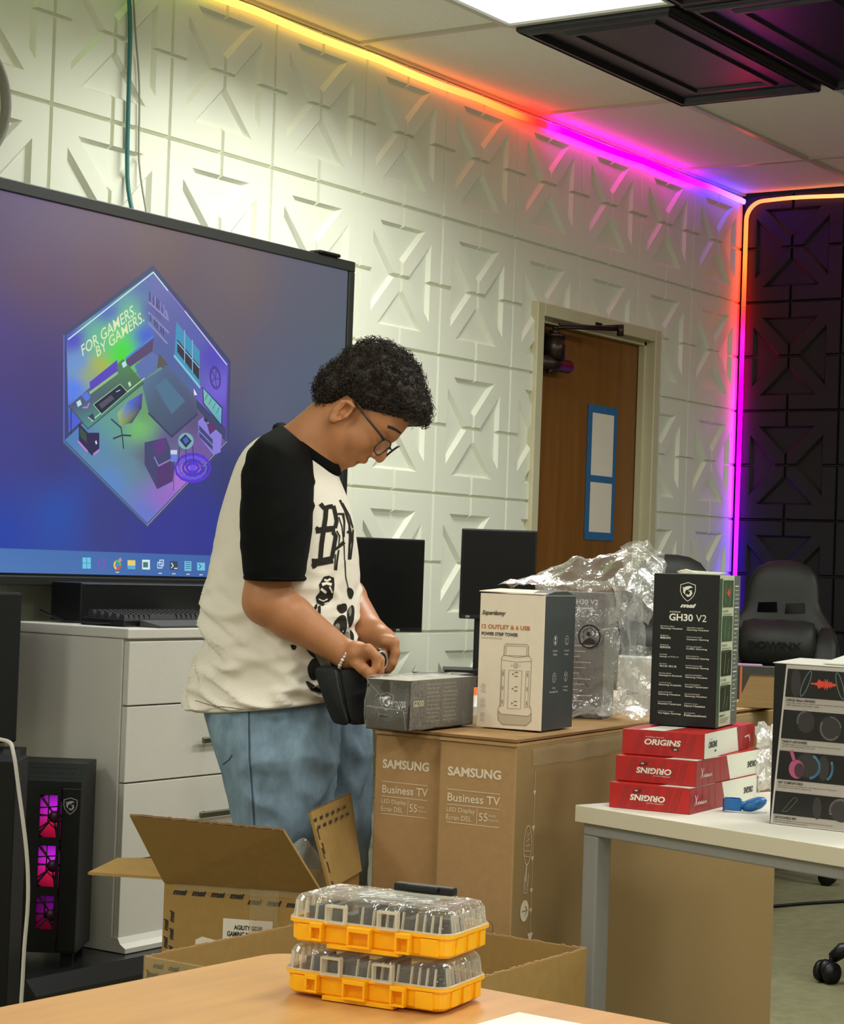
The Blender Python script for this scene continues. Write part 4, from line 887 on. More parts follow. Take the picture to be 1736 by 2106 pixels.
vs, fs = sheet(Ph, 16, 22, .012, 3.3, 20); mb.mesh(vs, fs)
vs, fs = sheet(lambda u, v: (.07+.17*u, -.05+.10*v, .008+.022*math.sin(PI*u)*math.sin(PI*v)), 24, 14, .012, 6.1, 30); mb.mesh(vs, fs)
mb.build('bag_film', M_film, bg)
mb = MB(); fbg = Face((0, -.034, 0), (1, 0, 0), (0, 0, 1))
put_ring(mb, fbg, .098, .165, .0215, .0030, .0225, .0); put_poly(mb, fbg, [(.083, .150), (.112, .150), (.107, .159), (.098, .163), (.089, .158)], .0); put_disc(mb, fbg, .096, .170, .0042, .0045, .0); put_line(mb, fbg, [(.086, .160), (.086, .176), (.1, .183), (.112, .172)], .0012, .0)
put_line(mb, fbg, arc_pts(.043, .168, .0215, .0225, -70, 75, 14), .0030, .0); put_line(mb, fbg, [(.045, .152), (.055, .163), (.06, .158)], .003, .0)
mb.build('bag_mark_print', M_ink, bg)

# ---- white carton and dark box farther back
M_gloss = mat('glossy_white_card', S(214, 214, 204), .3)
bx = thing('small_white_carton', 'small glossy white carton behind the black headset box', 'box', (-4.742, -1.995, .8505), R(-60)); o = MB().box((0, 0, 0), (.14, .10, .112), .001).build('carton', M_gloss, bx)
mb = MB(); f = Face((0, -.0002, 0), (1, 0, 0), (0, 0, 1)); put_text(mb, f, 'msi', .028, .034, .042, .039, .03, .3); shield(mb, f, .021, .0365, .009, .0008); mb.build('logo', mat('grey_ink2', S(96, 96, 92), .6), bx)
fc_ = MB(); fc_.sm = True; vs, fs = sheet(lambda u, v: (-.01+.17*u, -.016-.03*(1-v)**2, .0+.13*v), 22, 16, .010, 12.5, 26); fc_.mesh(vs, fs); w_ = fc_.build('plastic_wrap', M_film); w_.location = (-4.742, -1.995, .856); w_.rotation_euler = (0, 0, R(-60)); tag(w_, 'crumpled clear wrap in front of the small white carton', 'wrap')

# ---- white desk with grey steel frame
M_desk = mat('white_desk_laminate', S(224, 220, 208), .5, var=.01); M_dedge = mat('cream_edge_band', S(216, 206, 182), .5); M_steel = mat('grey_powder_steel', S(152, 150, 146), .45, spec=.4, var=.03, vscale=40)
dk = thing('desk', 'white desk with grey square steel legs carrying the red boxes', 'desk', (-5.526, -2.342, 0), R(-106.1))
dw, dd = 1.5, .83
o = MB().box((0, 0, .711), (dw, dd, .74), .0012).build('desktop', [M_desk, M_dedge], dk)
for p in o.data.polygons: p.material_index = 0 if abs(p.normal.z) > .9 else 1
tb = .035
mb = MB(); mb.box((.010, .012, .689), (dw-.010, .012+tb, .7105), .003); mb.build('front_rail', M_steel, dk)
MB().box((.010, dd-.012-tb, .689), (dw-.010, dd-.012, .7105), .003).build('rear_rail', M_steel, dk)
for x in (.010, dw-.010-tb):
    for y in (.012, dd-.012-tb): MB().box((x, y, 0), (x+tb, y+tb, .6888), .003).build('leg', M_steel, dk)
    MB().box((x, .012+tb, .689), (x+tb, dd-.012-tb, .7105), .003).build('side_rail', M_steel, dk)

# ---- three keyboard boxes stacked on the desk
M_red = mat('red_print_card', S(178, 30, 28), .42, spec=.45, var=.05, vscale=18); M_dred = mat('dark_red_print', S(146, 34, 34), .45, var=.12, vscale=30); M_wcd = mat('white_print_card', S(216, 216, 202), .5); M_maroon = mat('maroon_print', S(92, 14, 18), .5); M_shade = mat('deep_red_print', S(160, 27, 28), .5)
def kb_box(label, loc, rz, flip):
    w, d, h = .148, .330, .0435
    t = thing('keyboard_box', label, 'box', loc, rz, 'red keyboard boxes stacked on the desk')
    MB().box((0, 0, 0), (w, d, h), .0008).build('carton', M_red, t)
    f = Face((0, -.0002, 0), (1, 0, 0), (0, 0, 1)); g = Face((w+.0002, 0, 0), (0, 1, 0), (0, 0, 1)); tp = Face((0, 0, h+.0002), (1, 0, 0), (0, 1, 0))
    mb = MB()
    for x in (.018, .040, .052, .072, .095, .112): put_poly(mb, f, [(x, .004), (x+.012, .004), (x+.022, .040), (x+.012, .040)], .0002)
    mb.build('stripe_print', M_shade, t)
    rot = 180 if flip else 0
    mb = MB()
    if not flip:
        put_text(mb, f, 'ORIGINS', .0405, .0185, .1065, .0290, .035, .15); put_text(mb, f, 'HYPERX ALLOY', .0425, .0312, .076, .0330, 0, .2)
    else:
        put_text(mb, f, 'ORIGINS', .0390, .0155, .1035, .0260, .035, .15, rot=180); put_text(mb, f, 'HYPERX ALLOY', .069, .0118, .101, .0136, 0, .2, rot=180)
    mb.build('lettering', M_wht, t)
    mb = MB()
    put_poly(mb, f, [(.087, .0175), (.092, .010), (.102, .010), (.104, .013), (.099, .0175)] if not flip else [(.043, .0285), (.047, .0355), (.058, .0355), (.060, .032), (.056, .0285)]); mb.build('badge_print', M_maroon, t)
    mb = MB(); put_text(mb, f, '60', *((.094, .0115, .0995, .0148) if not flip else (.0475, .0308, .053, .0340)), .02, .1, h=.0009, rot=rot); mb.build('lettering', M_wht, t)
    # long side: white field and dark red field
    b0, b1 = (.205, .222) if not flip else (.150, .172)
    mb = MB(); put_poly(mb, g, [(0, 0), (b0, 0), (b1, h), (0, h)] if False else ([(0, 0), (b1, 0), (b0, h), (0, h)] if not flip else [(b1, 0), (d, 0), (d, h), (b0, h)]), .0002); mb.build('white_print', M_wcd, t)
    mb = MB(); put_poly(mb, g, [(b1, 0), (d, 0), (d, h), (b0, h)] if not flip else [(0, 0), (b1, 0), (b0, h), (0, h)], .0002); mb.build('red_print', M_dred, t)
    mb = MB()
    for k in range(4): x = (b1+.01 if not flip else .03)+k*.030; put_poly(mb, g, [(x, .002), (x+.010, .002), (x+.006, h-.002), (x-.004, h-.002)], .0004)
    mb.build('stripe_print', M_shade, t)
    mb = MB()
    if not flip:
        put_text(mb, g, 'ORIGINS', .025, .017, .078, .0285, .03, .15); put_text(mb, g, '60', .062, .009, .074, .013, .03); put_text(mb, g, 'ALLOY', .03, .031, .05, .033); mb.build('lettering', M_ink, t)
        mb = MB(); put_line(mb, g, [(.262, .022), (.285, .024), (.292, .020)], .002); put_line(mb, g, [(.292, .026), (.300, .012)], .002); mb.build('logo', M_wht, t)
    else:
        put_text(mb, g, 'ORIGINS', .262, .014, .31, .0255, .03, .15, rot=180); mb.build('lettering', M_ink, t)
        mb = MB(); put_text(mb, g, 'HYPERX', .034, .0135, .078, .0185, .02, .2, rot=180); put_line(mb, g, [(.024, .030), (.032, .014)], .002); put_line(mb, g, [(.036, .029), (.022, .013)], .0014); mb.build('logo', M_wht, t)
    mb = MB(); put_poly(mb, tp, [(.03, 0), (.075, 0), (.095, d), (.05, d)] if not flip else [(.09, 0), (w, 0), (w, .12), (.11, .12)], .0002); mb.build('top_print', M_wcd, t)
    return t
kb_box('red keyboard box, lowest of the stack, its lettering upside down', (-5.509, -2.399, .7405), R(-85), True)
kb_box('red keyboard box, middle of the stack, its lettering upside down', (-5.484, -2.396, .7850), R(-84.2), True)
kb_box('red keyboard box, topmost of the stack, its lettering upright', (-5.461, -2.395, .8295), R(-80), False)

# ---- printed headset box at the right edge
a = R(-93.4); xw, xd, xh = .215, .10, .264
hx = thing('headset_box', 'black and grey headset box with four pictures at the desk edge', 'box', (-5.496, -2.694, .7405), a)
M_gcard = mat('grey_print_field', S(166, 158, 150), .55, var=.02); M_pic = mat('black_picture_print', S(17, 16, 17), .35, var=.25, vscale=20)
o = MB().box((0, 0, 0), (xw, xd, xh), .001).build('carton', [mat('white_glossy_border', S(196, 190, 186), .5), M_bcard], hx)
for p in o.data.polygons: p.material_index = 0 if (p.normal.y < -.9 or p.normal.z > .9) else 1
f = Face((0, -.0002, 0), (1, 0, 0), (0, 0, 1))
mb = MB(); put_poly(mb, f, [(0, 0), (.0008, 0), (.0215, xh), (0, xh)], .0002); mb.build('black_band_print', M_bcard, hx)
e_ = lambda z: .0008+.0207*z/xh+.0035
pics = [(.202, .257), (.1225, .1755), (.040, .096), (.0, .0)]
pz = [(.2085, .2565), (.1405, .1905), (.0725, .1245), (.0185, .0575)]
pz = [(.2070, .2580), (.1375, .1870), (.0700, .1190), (.0225, .0515)]
pz = [(.2065, .2585), (.1370, .1900), (.0690, .1210), (.0030, .0550)]
pz = [(.2105, .2580), (.1420, .1905), (.0745, .1230), (.0150+.002, .0560)]
for k, (z0, z1) in enumerate(pz):
    zb = z0-(.0185 if k < 3 else .0145)
    mb = MB(); put_poly(mb, f, [(e_(zb), zb), (xw-.004, zb), (xw-.004, z1), (e_(z1), z1)], .0002); mb.build('grey_field_print', M_gcard, hx)
    mb = MB(); put_poly(mb, f, [(e_(z0), z0), (xw-.006, z0), (xw-.006, z1-.0012), (e_(z1), z1-.0012)], .0005); mb.build('photo_print', M_pic, hx)
    mb = MB(); x = e_(z0)+.003; put_text(mb, f, ('LARGE 40mm DRIVERS', 'TAKE IT ANYWHERE', 'GET COMFORTABLE', 'DETACHABLE MIC')[k], x, z0-.0068, x+(.052, .045, .045, .040)[k], z0-.0028, .02, 0, .0008)
    body = (('Large high quality drivers deliver precise, balanced, quality audio', 'with rich bass and clear mids.'), ('The lightweight, durable and easy portable headphone makes it the best', 'option to bring anywhere you play.'), ('Soft memory foam and adjustable steel slider for hours of great fit', 'that makes it comfortable for long gaming.'), ('Noise-cancelling mic can be removed when you do not', 'need it to record. Plug it in when you want to be heard.'))[k]
    for j, q in enumerate(body): put_text(mb, f, q, x, z0-.0108-j*.0034, x+(.105, .06)[j], z0-.0084-j*.0034, 0, 0, .0008)
    mb.build('lettering', M_ink, hx)
mb = MB(); random.seed(2); n_ = 40; up_ = []; dn_ = []
for i in range(n_+1):
    x = .067+.045*i/n_; hgt = .0008+.010*abs(math.sin(i*.9))*math.exp(-((i-26)/8)**2)*random.uniform(.5, 1.2)+.006*math.exp(-((i-13)/4)**2)*random.uniform(.3, 1)+.0012*random.random(); up_.append((x, .235+hgt)); dn_.append((x, .235-hgt))
for i in range(n_): put_poly(mb, f, [dn_[i], dn_[i+1], up_[i+1], up_[i]], .0009)
mb.build('sound_wave_print', mat('red_orange_ink', S(208, 66, 48), .5), hx)
M_teal = mat('teal_outline_ink', S(96, 116, 116), .5); M_dgr = mat('soft_grey_ink', S(104, 96, 92), .5); M_dk2 = mat('charcoal_ink', S(46, 42, 42), .5)
for cx in (.058, .119):
    mb = MB(); put_line(mb, f, [(cx+.009*math.cos(R(a_))*(.6)+(.008 if cx < .1 else -.006)*math.sin(R(a_)), .234+.021*math.sin(R(a_))) for a_ in range(0, 360, 15)], .0016, .0009, True); mb.build('outline_print', M_teal, hx)
mb = MB(); put_line(mb, f, [(.022, .0105+.012), (.041, .045), (.046, .0475), (.050, .044), (.032, .024), (.028, .0225), (.022, .0225)], .0008, .0009); mb.build('outline_print', M_dgr, hx)
for cx, cz, rx, rz in ((.040, .234, .009, .023), (.060, .172, .016, .018), (.104, .164, .020, .020), (.066, .101, .022, .020), (.094, .099, .010, .020), (.085, .0335, .008, .018), (.128, .033, .020, .018)):
    mb = MB(); put_disc(mb, f, cx, cz, rx, rz, .0007); mb.build('headset_print', M_dk2, hx)
for q, w_ in ((arc_pts(.060, .172, .015, .017, 90, 190, 10), .003), (arc_pts(.104, .164, .017, .018, 150, 320, 14), .0028), (arc_pts(.128, .033, .020, .018, 80, 200, 12), .004), (arc_pts(.104, .164, .019, .019, 10, 90, 8), .0022)):
    mb = MB(); put_line(mb, f, q, w_, .0009); mb.build('highlight_print', M_dgr, hx)
mb = MB(); put_disc(mb, f, .046, .0935, .014, .0155, .0009); put_line(mb, f, [(.041, .108), (.036, .1215)], .006, .0009); mb.build('pink_cup_print', mat('pink_ink', S(170, 78, 116), .5), hx)
mb = MB(); put_disc(mb, f, .051, .092, .009, .012, .0011); mb.build('cup_shade_print', mat('plum_ink', S(70, 40, 52), .5), hx)
mb = MB(); put_line(mb, f, arc_pts(.066, .100, .021, .0195, -75, 60, 14), .004, .0010); put_line(mb, f, arc_pts(.098, .100, .012, .019, -70, 30, 10), .004, .0010); mb.build('blue_cushion_print', mat('blue_ink', S(74, 122, 156), .5), hx)
mb = MB(); mb.hexa([(-.002, -.002, xh+.0006), (xw, -.002, xh+.0006), (xw, .05, xh+.008), (.02, .05, xh+.008), (-.002, -.002, xh+.0018), (xw, -.002, xh+.0018), (xw, .05, xh+.0095), (.02, .05, xh+.0095)]); mb.build('lid_flap', M_gloss, hx)
mb = MB(); mb.hexa([(.085, .005, xh+.004), (xw, .005, xh+.004), (xw, .06, xh+.018), (.10, .06, xh+.018), (.085, .005, xh+.006), (xw, .005, xh+.006), (xw, .06, xh+.0195), (.10, .06, xh+.0195)]); mb.build('lid_flap', M_gloss, hx)

# ---- wrap, dark box and open carton farther back on the desk, blue strap
w_ = MB(); w_.sm = True; vs, fs = sheet(lambda u, v: (.0+.075*u, .02*math.sin(PI*u)+.03*v, .008+.125*v*(1-.15*u)), 26, 30, .011, 15.5, 48); w_.mesh(vs, fs); w_ = w_.build('plastic_wrap', film('milky_film', .3, (1, 1, 1), .45, .85)); w_.location = at_z(1556, 1640, .7425); w_.rotation_euler = (0, 0, R(-60)); tag(w_, 'crumpled milky plastic wrap beside the ends of the red boxes', 'wrap')
q_ = at(1512, 1480, 4.62); bx = thing('open_carton', 'small open brown carton behind the printed headset box', 'box', (q_.x, q_.y, .8505), R(-66))
MB().box((0, .012, 0), (.16, .11, .010), .001).build('carton', M_kraft, bx)
mb = MB(); mb.hexa([(0, .0, .0), (.16, .0, .0), (.16, .006, .0), (.0, .006, .0), (.030, .012, .070), (.15, .012, .070), (.15, .016, .070), (.030, .016, .070)]); mb.build('flap', M_kraft2, bx)
mb = MB(); mb.hexa([(.030, .012, .0702), (.15, .012, .0702), (.15, .016, .0702), (.030, .016, .0702), (.031, .011, .0725), (.15, .011, .0725), (.15, .0165, .0725), (.031, .0165, .0725)]); mb.build('flap_edge', M_kedge, bx)
q_ = at(1512, 1480, 4.80); bx = thing('dark_box', 'dark box with an orange edge behind the small open brown carton', 'box', (q_.x, q_.y, .8505), R(-62))
MB().box((0, 0, 0), (.12, .06, .084), .001).build('carton', mat('charcoal_card', S(56, 58, 54), .5), bx)
MB().box((.008, -.0012, .0), (.013, -.0002, .083)).build('orange_edge', mat('orange_print', S(196, 110, 70), .5), bx)
MB().box((.0, .001, .0845), (.06, .055, .088)).build('violet_lid', mat('pale_violet_card', S(170, 140, 176), .4), bx)
bs = thing('wrist_strap', 'small blue plastic strap loop lying on the white desk', 'strap', (-5.402, -2.567, .7405), R(-62))
M_blue = mat('blue_plastic', S(38, 108, 178), .35)
mb = MB()
def band(pts, hgt, th):
    P = [Vector((*p, 0)) for p in pts]; n = len(P); A_ = []
    for i in range(n):
        t = (P[(i+1) % n]-P[i-1]).normalized(); nn = Vector((-t.y, t.x, 0)); A_.append([P[i]+nn*th/2, P[i]-nn*th/2, P[i]-nn*th/2+Vector((0, 0, hgt)), P[i]+nn*th/2+Vector((0, 0, hgt))])
    v = [q for r in A_ for q in r]; mb.mesh(v, [(4*i+k, 4*i+(k+1) % 4, 4*((i+1) % n)+(k+1) % 4, 4*((i+1) % n)+k) for i in range(n) for k in range(4)])
band([(0, 0), (.012, -.004), (.026, -.002), (.028, .006), (.026, .022), (.014, .026), (.001, .022), (-.002, .01)], .022, .0025); mb.build('clasp', M_blue, bs)
mb = MB(); mb.sm = True; mb.lathe([(.0, -.011), (.012, -.010), (.021, -.005), (.0235, 0), (.021, .006), (.012, .0095), (0, .010)], 22, M=Matrix.Translation((.050, .010, .0135)) @ Matrix.Rotation(R(-20), 4, 'Y') @ Matrix.Diagonal((1, .8, 1, 1))); mb.build('pad', M_blue, bs)
mb = MB(); mb.tube([(.024, .004, .010), (.030, .006, .012), (.036, .008, .013)], .006, 10, flat=1); mb.build('link', M_blue, bs)
mb = MB(); mb.tube(smooth([(.0, -.004, .0018), (.02, -.010, .0015), (.05, -.010, .0015), (.072, .002, .0015)]), .0012, 6); mb.build('wire', mat('pale_wire', S(200, 206, 204), .4), bs)

# ---- open cartons on the floor
def msi_row(mb, f, x0, y0, dx, dy, n, hgt=.010, ang=0):
    V, Fs, asp = text_mesh('msi', .05, .3)
    for k in range(n):
        ox, oy = x0+dx*k, y0+dy*k; c, s = math.cos(R(ang)), math.sin(R(ang)); w_ = hgt*2.6
        mb.mesh([f.p(ox+c*u*w_-s*v*hgt, oy+s*u*w_+c*v*hgt, .0006) for u, v in V], Fs)
M_kmsi = mat('olive_cardboard', S(160, 128, 76), .85, spec=.12, var=.06, vscale=50, bump=.12, bscale=300)
ca = thing('open_carton', 'open brown carton with a tall raised flap before the person', 'box', (-5.944, -1.775, 0), R(-68))
aw, ad, ah, tk = .285, .245, .588, .004
mb = MB()
for lo, hi in (((0, 0, 0), (aw, tk, ah)), ((0, ad-tk, 0), (aw, ad, ah)), ((0, tk, 0), (tk, ad-tk, ah)), ((aw-tk, tk, 0), (aw, ad-tk, ah)), ((tk, tk, 0), (aw-tk, ad-tk, .01))): mb.box(lo, hi)
mb.build('carton', M_kmsi, ca)
def flap(name, hinge, tip, th=.005, parent=ca, m=M_kmsi, edge=True):
    """hinge: two points, tip: two points; a slab with a torn corrugated edge"""
    h0, h1, t0, t1 = [Vector(p) for p in (*hinge, *tip)]; n = (h1-h0).cross(t0-h0).normalized()*th
    o = MB().hexa([h0, h1, t1, t0, h0+n, h1+n, t1+n, t0+n]).build(name, m, parent)
    if edge:
        random.seed(len(C.objects)); mb = MB(); k = 40; d = (t0-h0).normalized()
        for i in range(k):
            a_, b_ = t0.lerp(t1, i/k), t0.lerp(t1, (i+1)/k); e = d*random.uniform(.0006, .0028)
            mb.hexa([a_+n*.05, b_+n*.05, b_+n*.95, a_+n*.95, a_+n*.05+e, b_+n*.05+e, b_+n*.95+e, a_+n*.95+e])
        eo = mb.build('corrugated_edge', M_kedge if m is M_kmsi else M_kraft, o); eo['kind'] = 'stuff'
    return o
flap('flap', ((0, 0, ah+.001), (aw*.985, 0, ah+.001)), ((-.030, -.100, ah+.124), (aw-.046, -.105, ah+.116)))
flap('flap', ((0, tk, ah+.001), (0, ad*.97, ah+.001)), ((-.150, .03, ah-.004), (-.140, ad*.6, ah+.006)))
rf = flap('flap', ((aw, .02, ah+.001), (aw, ad, ah+.001)), ((aw-.034, .0, ah+.132), (aw-.040, ad+.06, ah+.132)))
f = Face((0, -.0004, 0), (1, 0, 0), (0, 0, 1)); mb = MB()
msi_row(mb, f, .016, ah-.022, .034, 0, 4); msi_row(mb, f, .150, ah-.030, .034, 0, 4)
for x, z, nn in ((.010, ah-.055, 2), (.020, ah-.04, 3), (.172, ah-.045, 3), (.188, ah-.055, 2)): msi_row(mb, f, x, z-.03, 0, -.030, nn, .008, 90)
mb.build('tape_print', M_ink, ca)['kind'] = 'stuff'
mb = MB(); vs, fs = sheet(lambda u, v: (.155+.05*u, -.0022, ah-.15+.152*v), 10, 24, .0014, 4.5, 40); mb.sm = True; mb.mesh(vs, fs); vs, fs = sheet(lambda u, v: (.02+.25*u, -.0024, ah-.014+.016*v), 30, 3, .0014, 4.9, 40); mb.mesh(vs, fs); mb.build('tape', M_clear, ca)
lb = MB(); put_rect(lb, f, .108, ah-.135, .196, ah-.056, .0007); lb.build('paper_label', M_paper, ca)
mb = MB(); put_text(mb, f, 'AGILITY GD30', .128, ah-.074, .178, ah-.066, .03, 0, .0012); put_text(mb, f, 'GAMING MOUSEPAD', .116, ah-.086, .190, ah-.077, .03, 0, .0012); mb.build('label_lettering', M_ink, ca)
lb = MB(); put_poly(lb, f, [(.060, ah-.096), (.072, ah-.090), (.100, ah-.095), (.1075, ah-.101), (.1075, ah-.2), (.060, ah-.2)], .0007); lb.build('paper_label', M_paper, ca)
# print on the raised right flap's outer face
hb0 = Vector((aw, .02, ah+.001)); tb0 = Vector((aw-.034, .0, ah+.132)); u_ = (tb0-hb0); fr_ = Face(hb0+Vector((.0006, 0, 0)), (0, 1, 0), u_)
fr_.o = hb0+fr_.n*.0052 if fr_.n.x > 0 else hb0-fr_.n*.0006
mb = MB()
if fr_.n.x < 0: fr_ = Face(hb0+Vector((.0008, 0, .0)), (0, 1, 0), u_)
msi_row(mb, fr_, .002, .118, .040, 0, 6, .008); msi_row(mb, fr_, .012, .104, .040, 0, 6, .008)
msi_row(mb, fr_, .022, .060, .0, -.034, 3, .008, 90); msi_row(mb, fr_, .013, .086, .0, -.034, 2, .008, 90); mb.build('tape_print', M_ink, rf)['kind'] = 'stuff'
pb = MB(); pb.sm = True; vs, fs = sheet(lambda u, v: (.17+.10*u, .04+.16*v, ah-.04+.11*math.sin(PI*u)*math.sin(PI*min(1, v*1.2+.1))), 18, 18, .010, 20.5, 26); pb.mesh(vs, fs); pb = pb.build('plastic_bag', M_film); pb.location = ca.location; pb.rotation_euler = ca.rotation_euler; tag(pb, 'crumpled clear plastic bag rising out of the open carton', 'bag')

cb = thing('open_carton', 'lower wide open brown carton behind the wooden table', 'box', (-6.318, -2.065, 0), R(-90)); bw, bd, bh = .455, .53, .550
mb = MB()
for lo, hi in (((0, 0, 0), (bw, tk, bh)), ((0, bd-tk, 0), (bw, bd, bh)), ((0, tk, 0), (tk, bd-tk, bh)), ((bw-tk, tk, 0), (bw, bd-tk, bh)), ((tk, tk, 0), (bw-tk, bd-tk, .01))): mb.box(lo, hi)
mb.build('carton', M_kmsi, cb)
random.seed(4)
for nm, p, q in (('a', (tk/2, 0), (tk/2, bd)), ('b', (0, bd-tk/2), (bw, bd-tk/2)), ('c', (bw-tk/2, bd), (bw-tk/2, 0))):
    mb = MB(); k = 70
    for i in range(k):
        a_ = Vector((p[0]+(q[0]-p[0])*i/k, p[1]+(q[1]-p[1])*i/k, bh)); b_ = Vector((p[0]+(q[0]-p[0])*(i+1)/k, p[1]+(q[1]-p[1])*(i+1)/k, bh)); n_ = Vector((0, 0, 1)).cross(b_-a_).normalized()*.0019; e = Vector((0, 0, random.uniform(.0008, .003)))
        mb.hexa([a_-n_, b_-n_, b_+n_, a_+n_, a_-n_+e, b_-n_+e, b_+n_+e, a_+n_+e])
    eo = mb.build('corrugated_edge', M_kraft, cb); eo['kind'] = 'stuff'
f = Face((0, -.0004, 0), (1, 0, 0), (0, 0, 1)); mb = MB(); msi_row(mb, f, .018, bh-.014, .030, 0, 7, .008); msi_row(mb, f, .008, bh-.028, .030, 0, 7, .008); msi_row(mb, f, .012, bh-.036, 0, -.028, 3, .007, 90); mb.build('tape_print', M_ink, cb)['kind'] = 'stuff'
mb = MB(); mb.sm = True; vs, fs = sheet(lambda u, v: (.0+.3*u, -.0022, bh-.045+.048*v), 34, 5, .0014, 4.9, 40); mb.mesh(vs, fs); mb.build('tape', M_clear, cb)

# ---- wooden table nearest the camera with two organiser cases and a sheet of paper
M_beech = mat('beech_laminate', S(203, 153, 92), .32, spec=.45, var=.09, vscale=4, stretch=(1.2, 14, 1)); M_beechd = mat('beech_edge', S(216, 170, 114), .4)
tw = thing('table', 'pale wooden table with a rounded corner carrying the yellow cases', 'table', (-6.93, -2.795, 0), R(-3))
r_ = .035; L1, L2 = 1.25, 1.3
out = [(-L1, 0), (-r_, 0)]+[(-r_+r_*math.sin(R(a_)), -r_+r_*math.cos(R(a_))) for a_ in range(15, 90, 15)]+[(0, -r_), (0, -L2), (-L1, -L2)]
out = out[::-1]
mb = MB(); mb.prism(out, 'z', .712, .7405); o = mb.build('tabletop', [M_beech, M_beechd], tw)
for p in o.data.polygons: p.material_index = 0 if abs(p.normal.z) > .9 else 1
for x in (-.09, -L1+.09):
    for y in (-.09, -L2+.09): MB().box((x-.025, y-.025, 0), (x+.025, y+.025, .712), .003).build('leg', M_gry, tw)
ps = MB(); ps.mesh([(0, 0, 0), (.20, 0, 0), (.20, -.28, 0), (0, -.28, 0), (0, 0, .0008), (.20, 0, .0008), (.20, -.28, .0008), (0, -.28, .0008)], [(3, 2, 1, 0), (4, 5, 6, 7), (0, 1, 5, 4), (1, 2, 6, 5), (2, 3, 7, 6), (3, 0, 4, 7)])
ps = ps.build('paper_sheet', mat('bright_paper', S(236, 236, 226), .8)); ps.location = (-7.213, -3.125, .7408); ps.rotation_euler = (0, 0, R(-2)); tag(ps, 'sheet of white paper lying on the wooden table', 'paper')

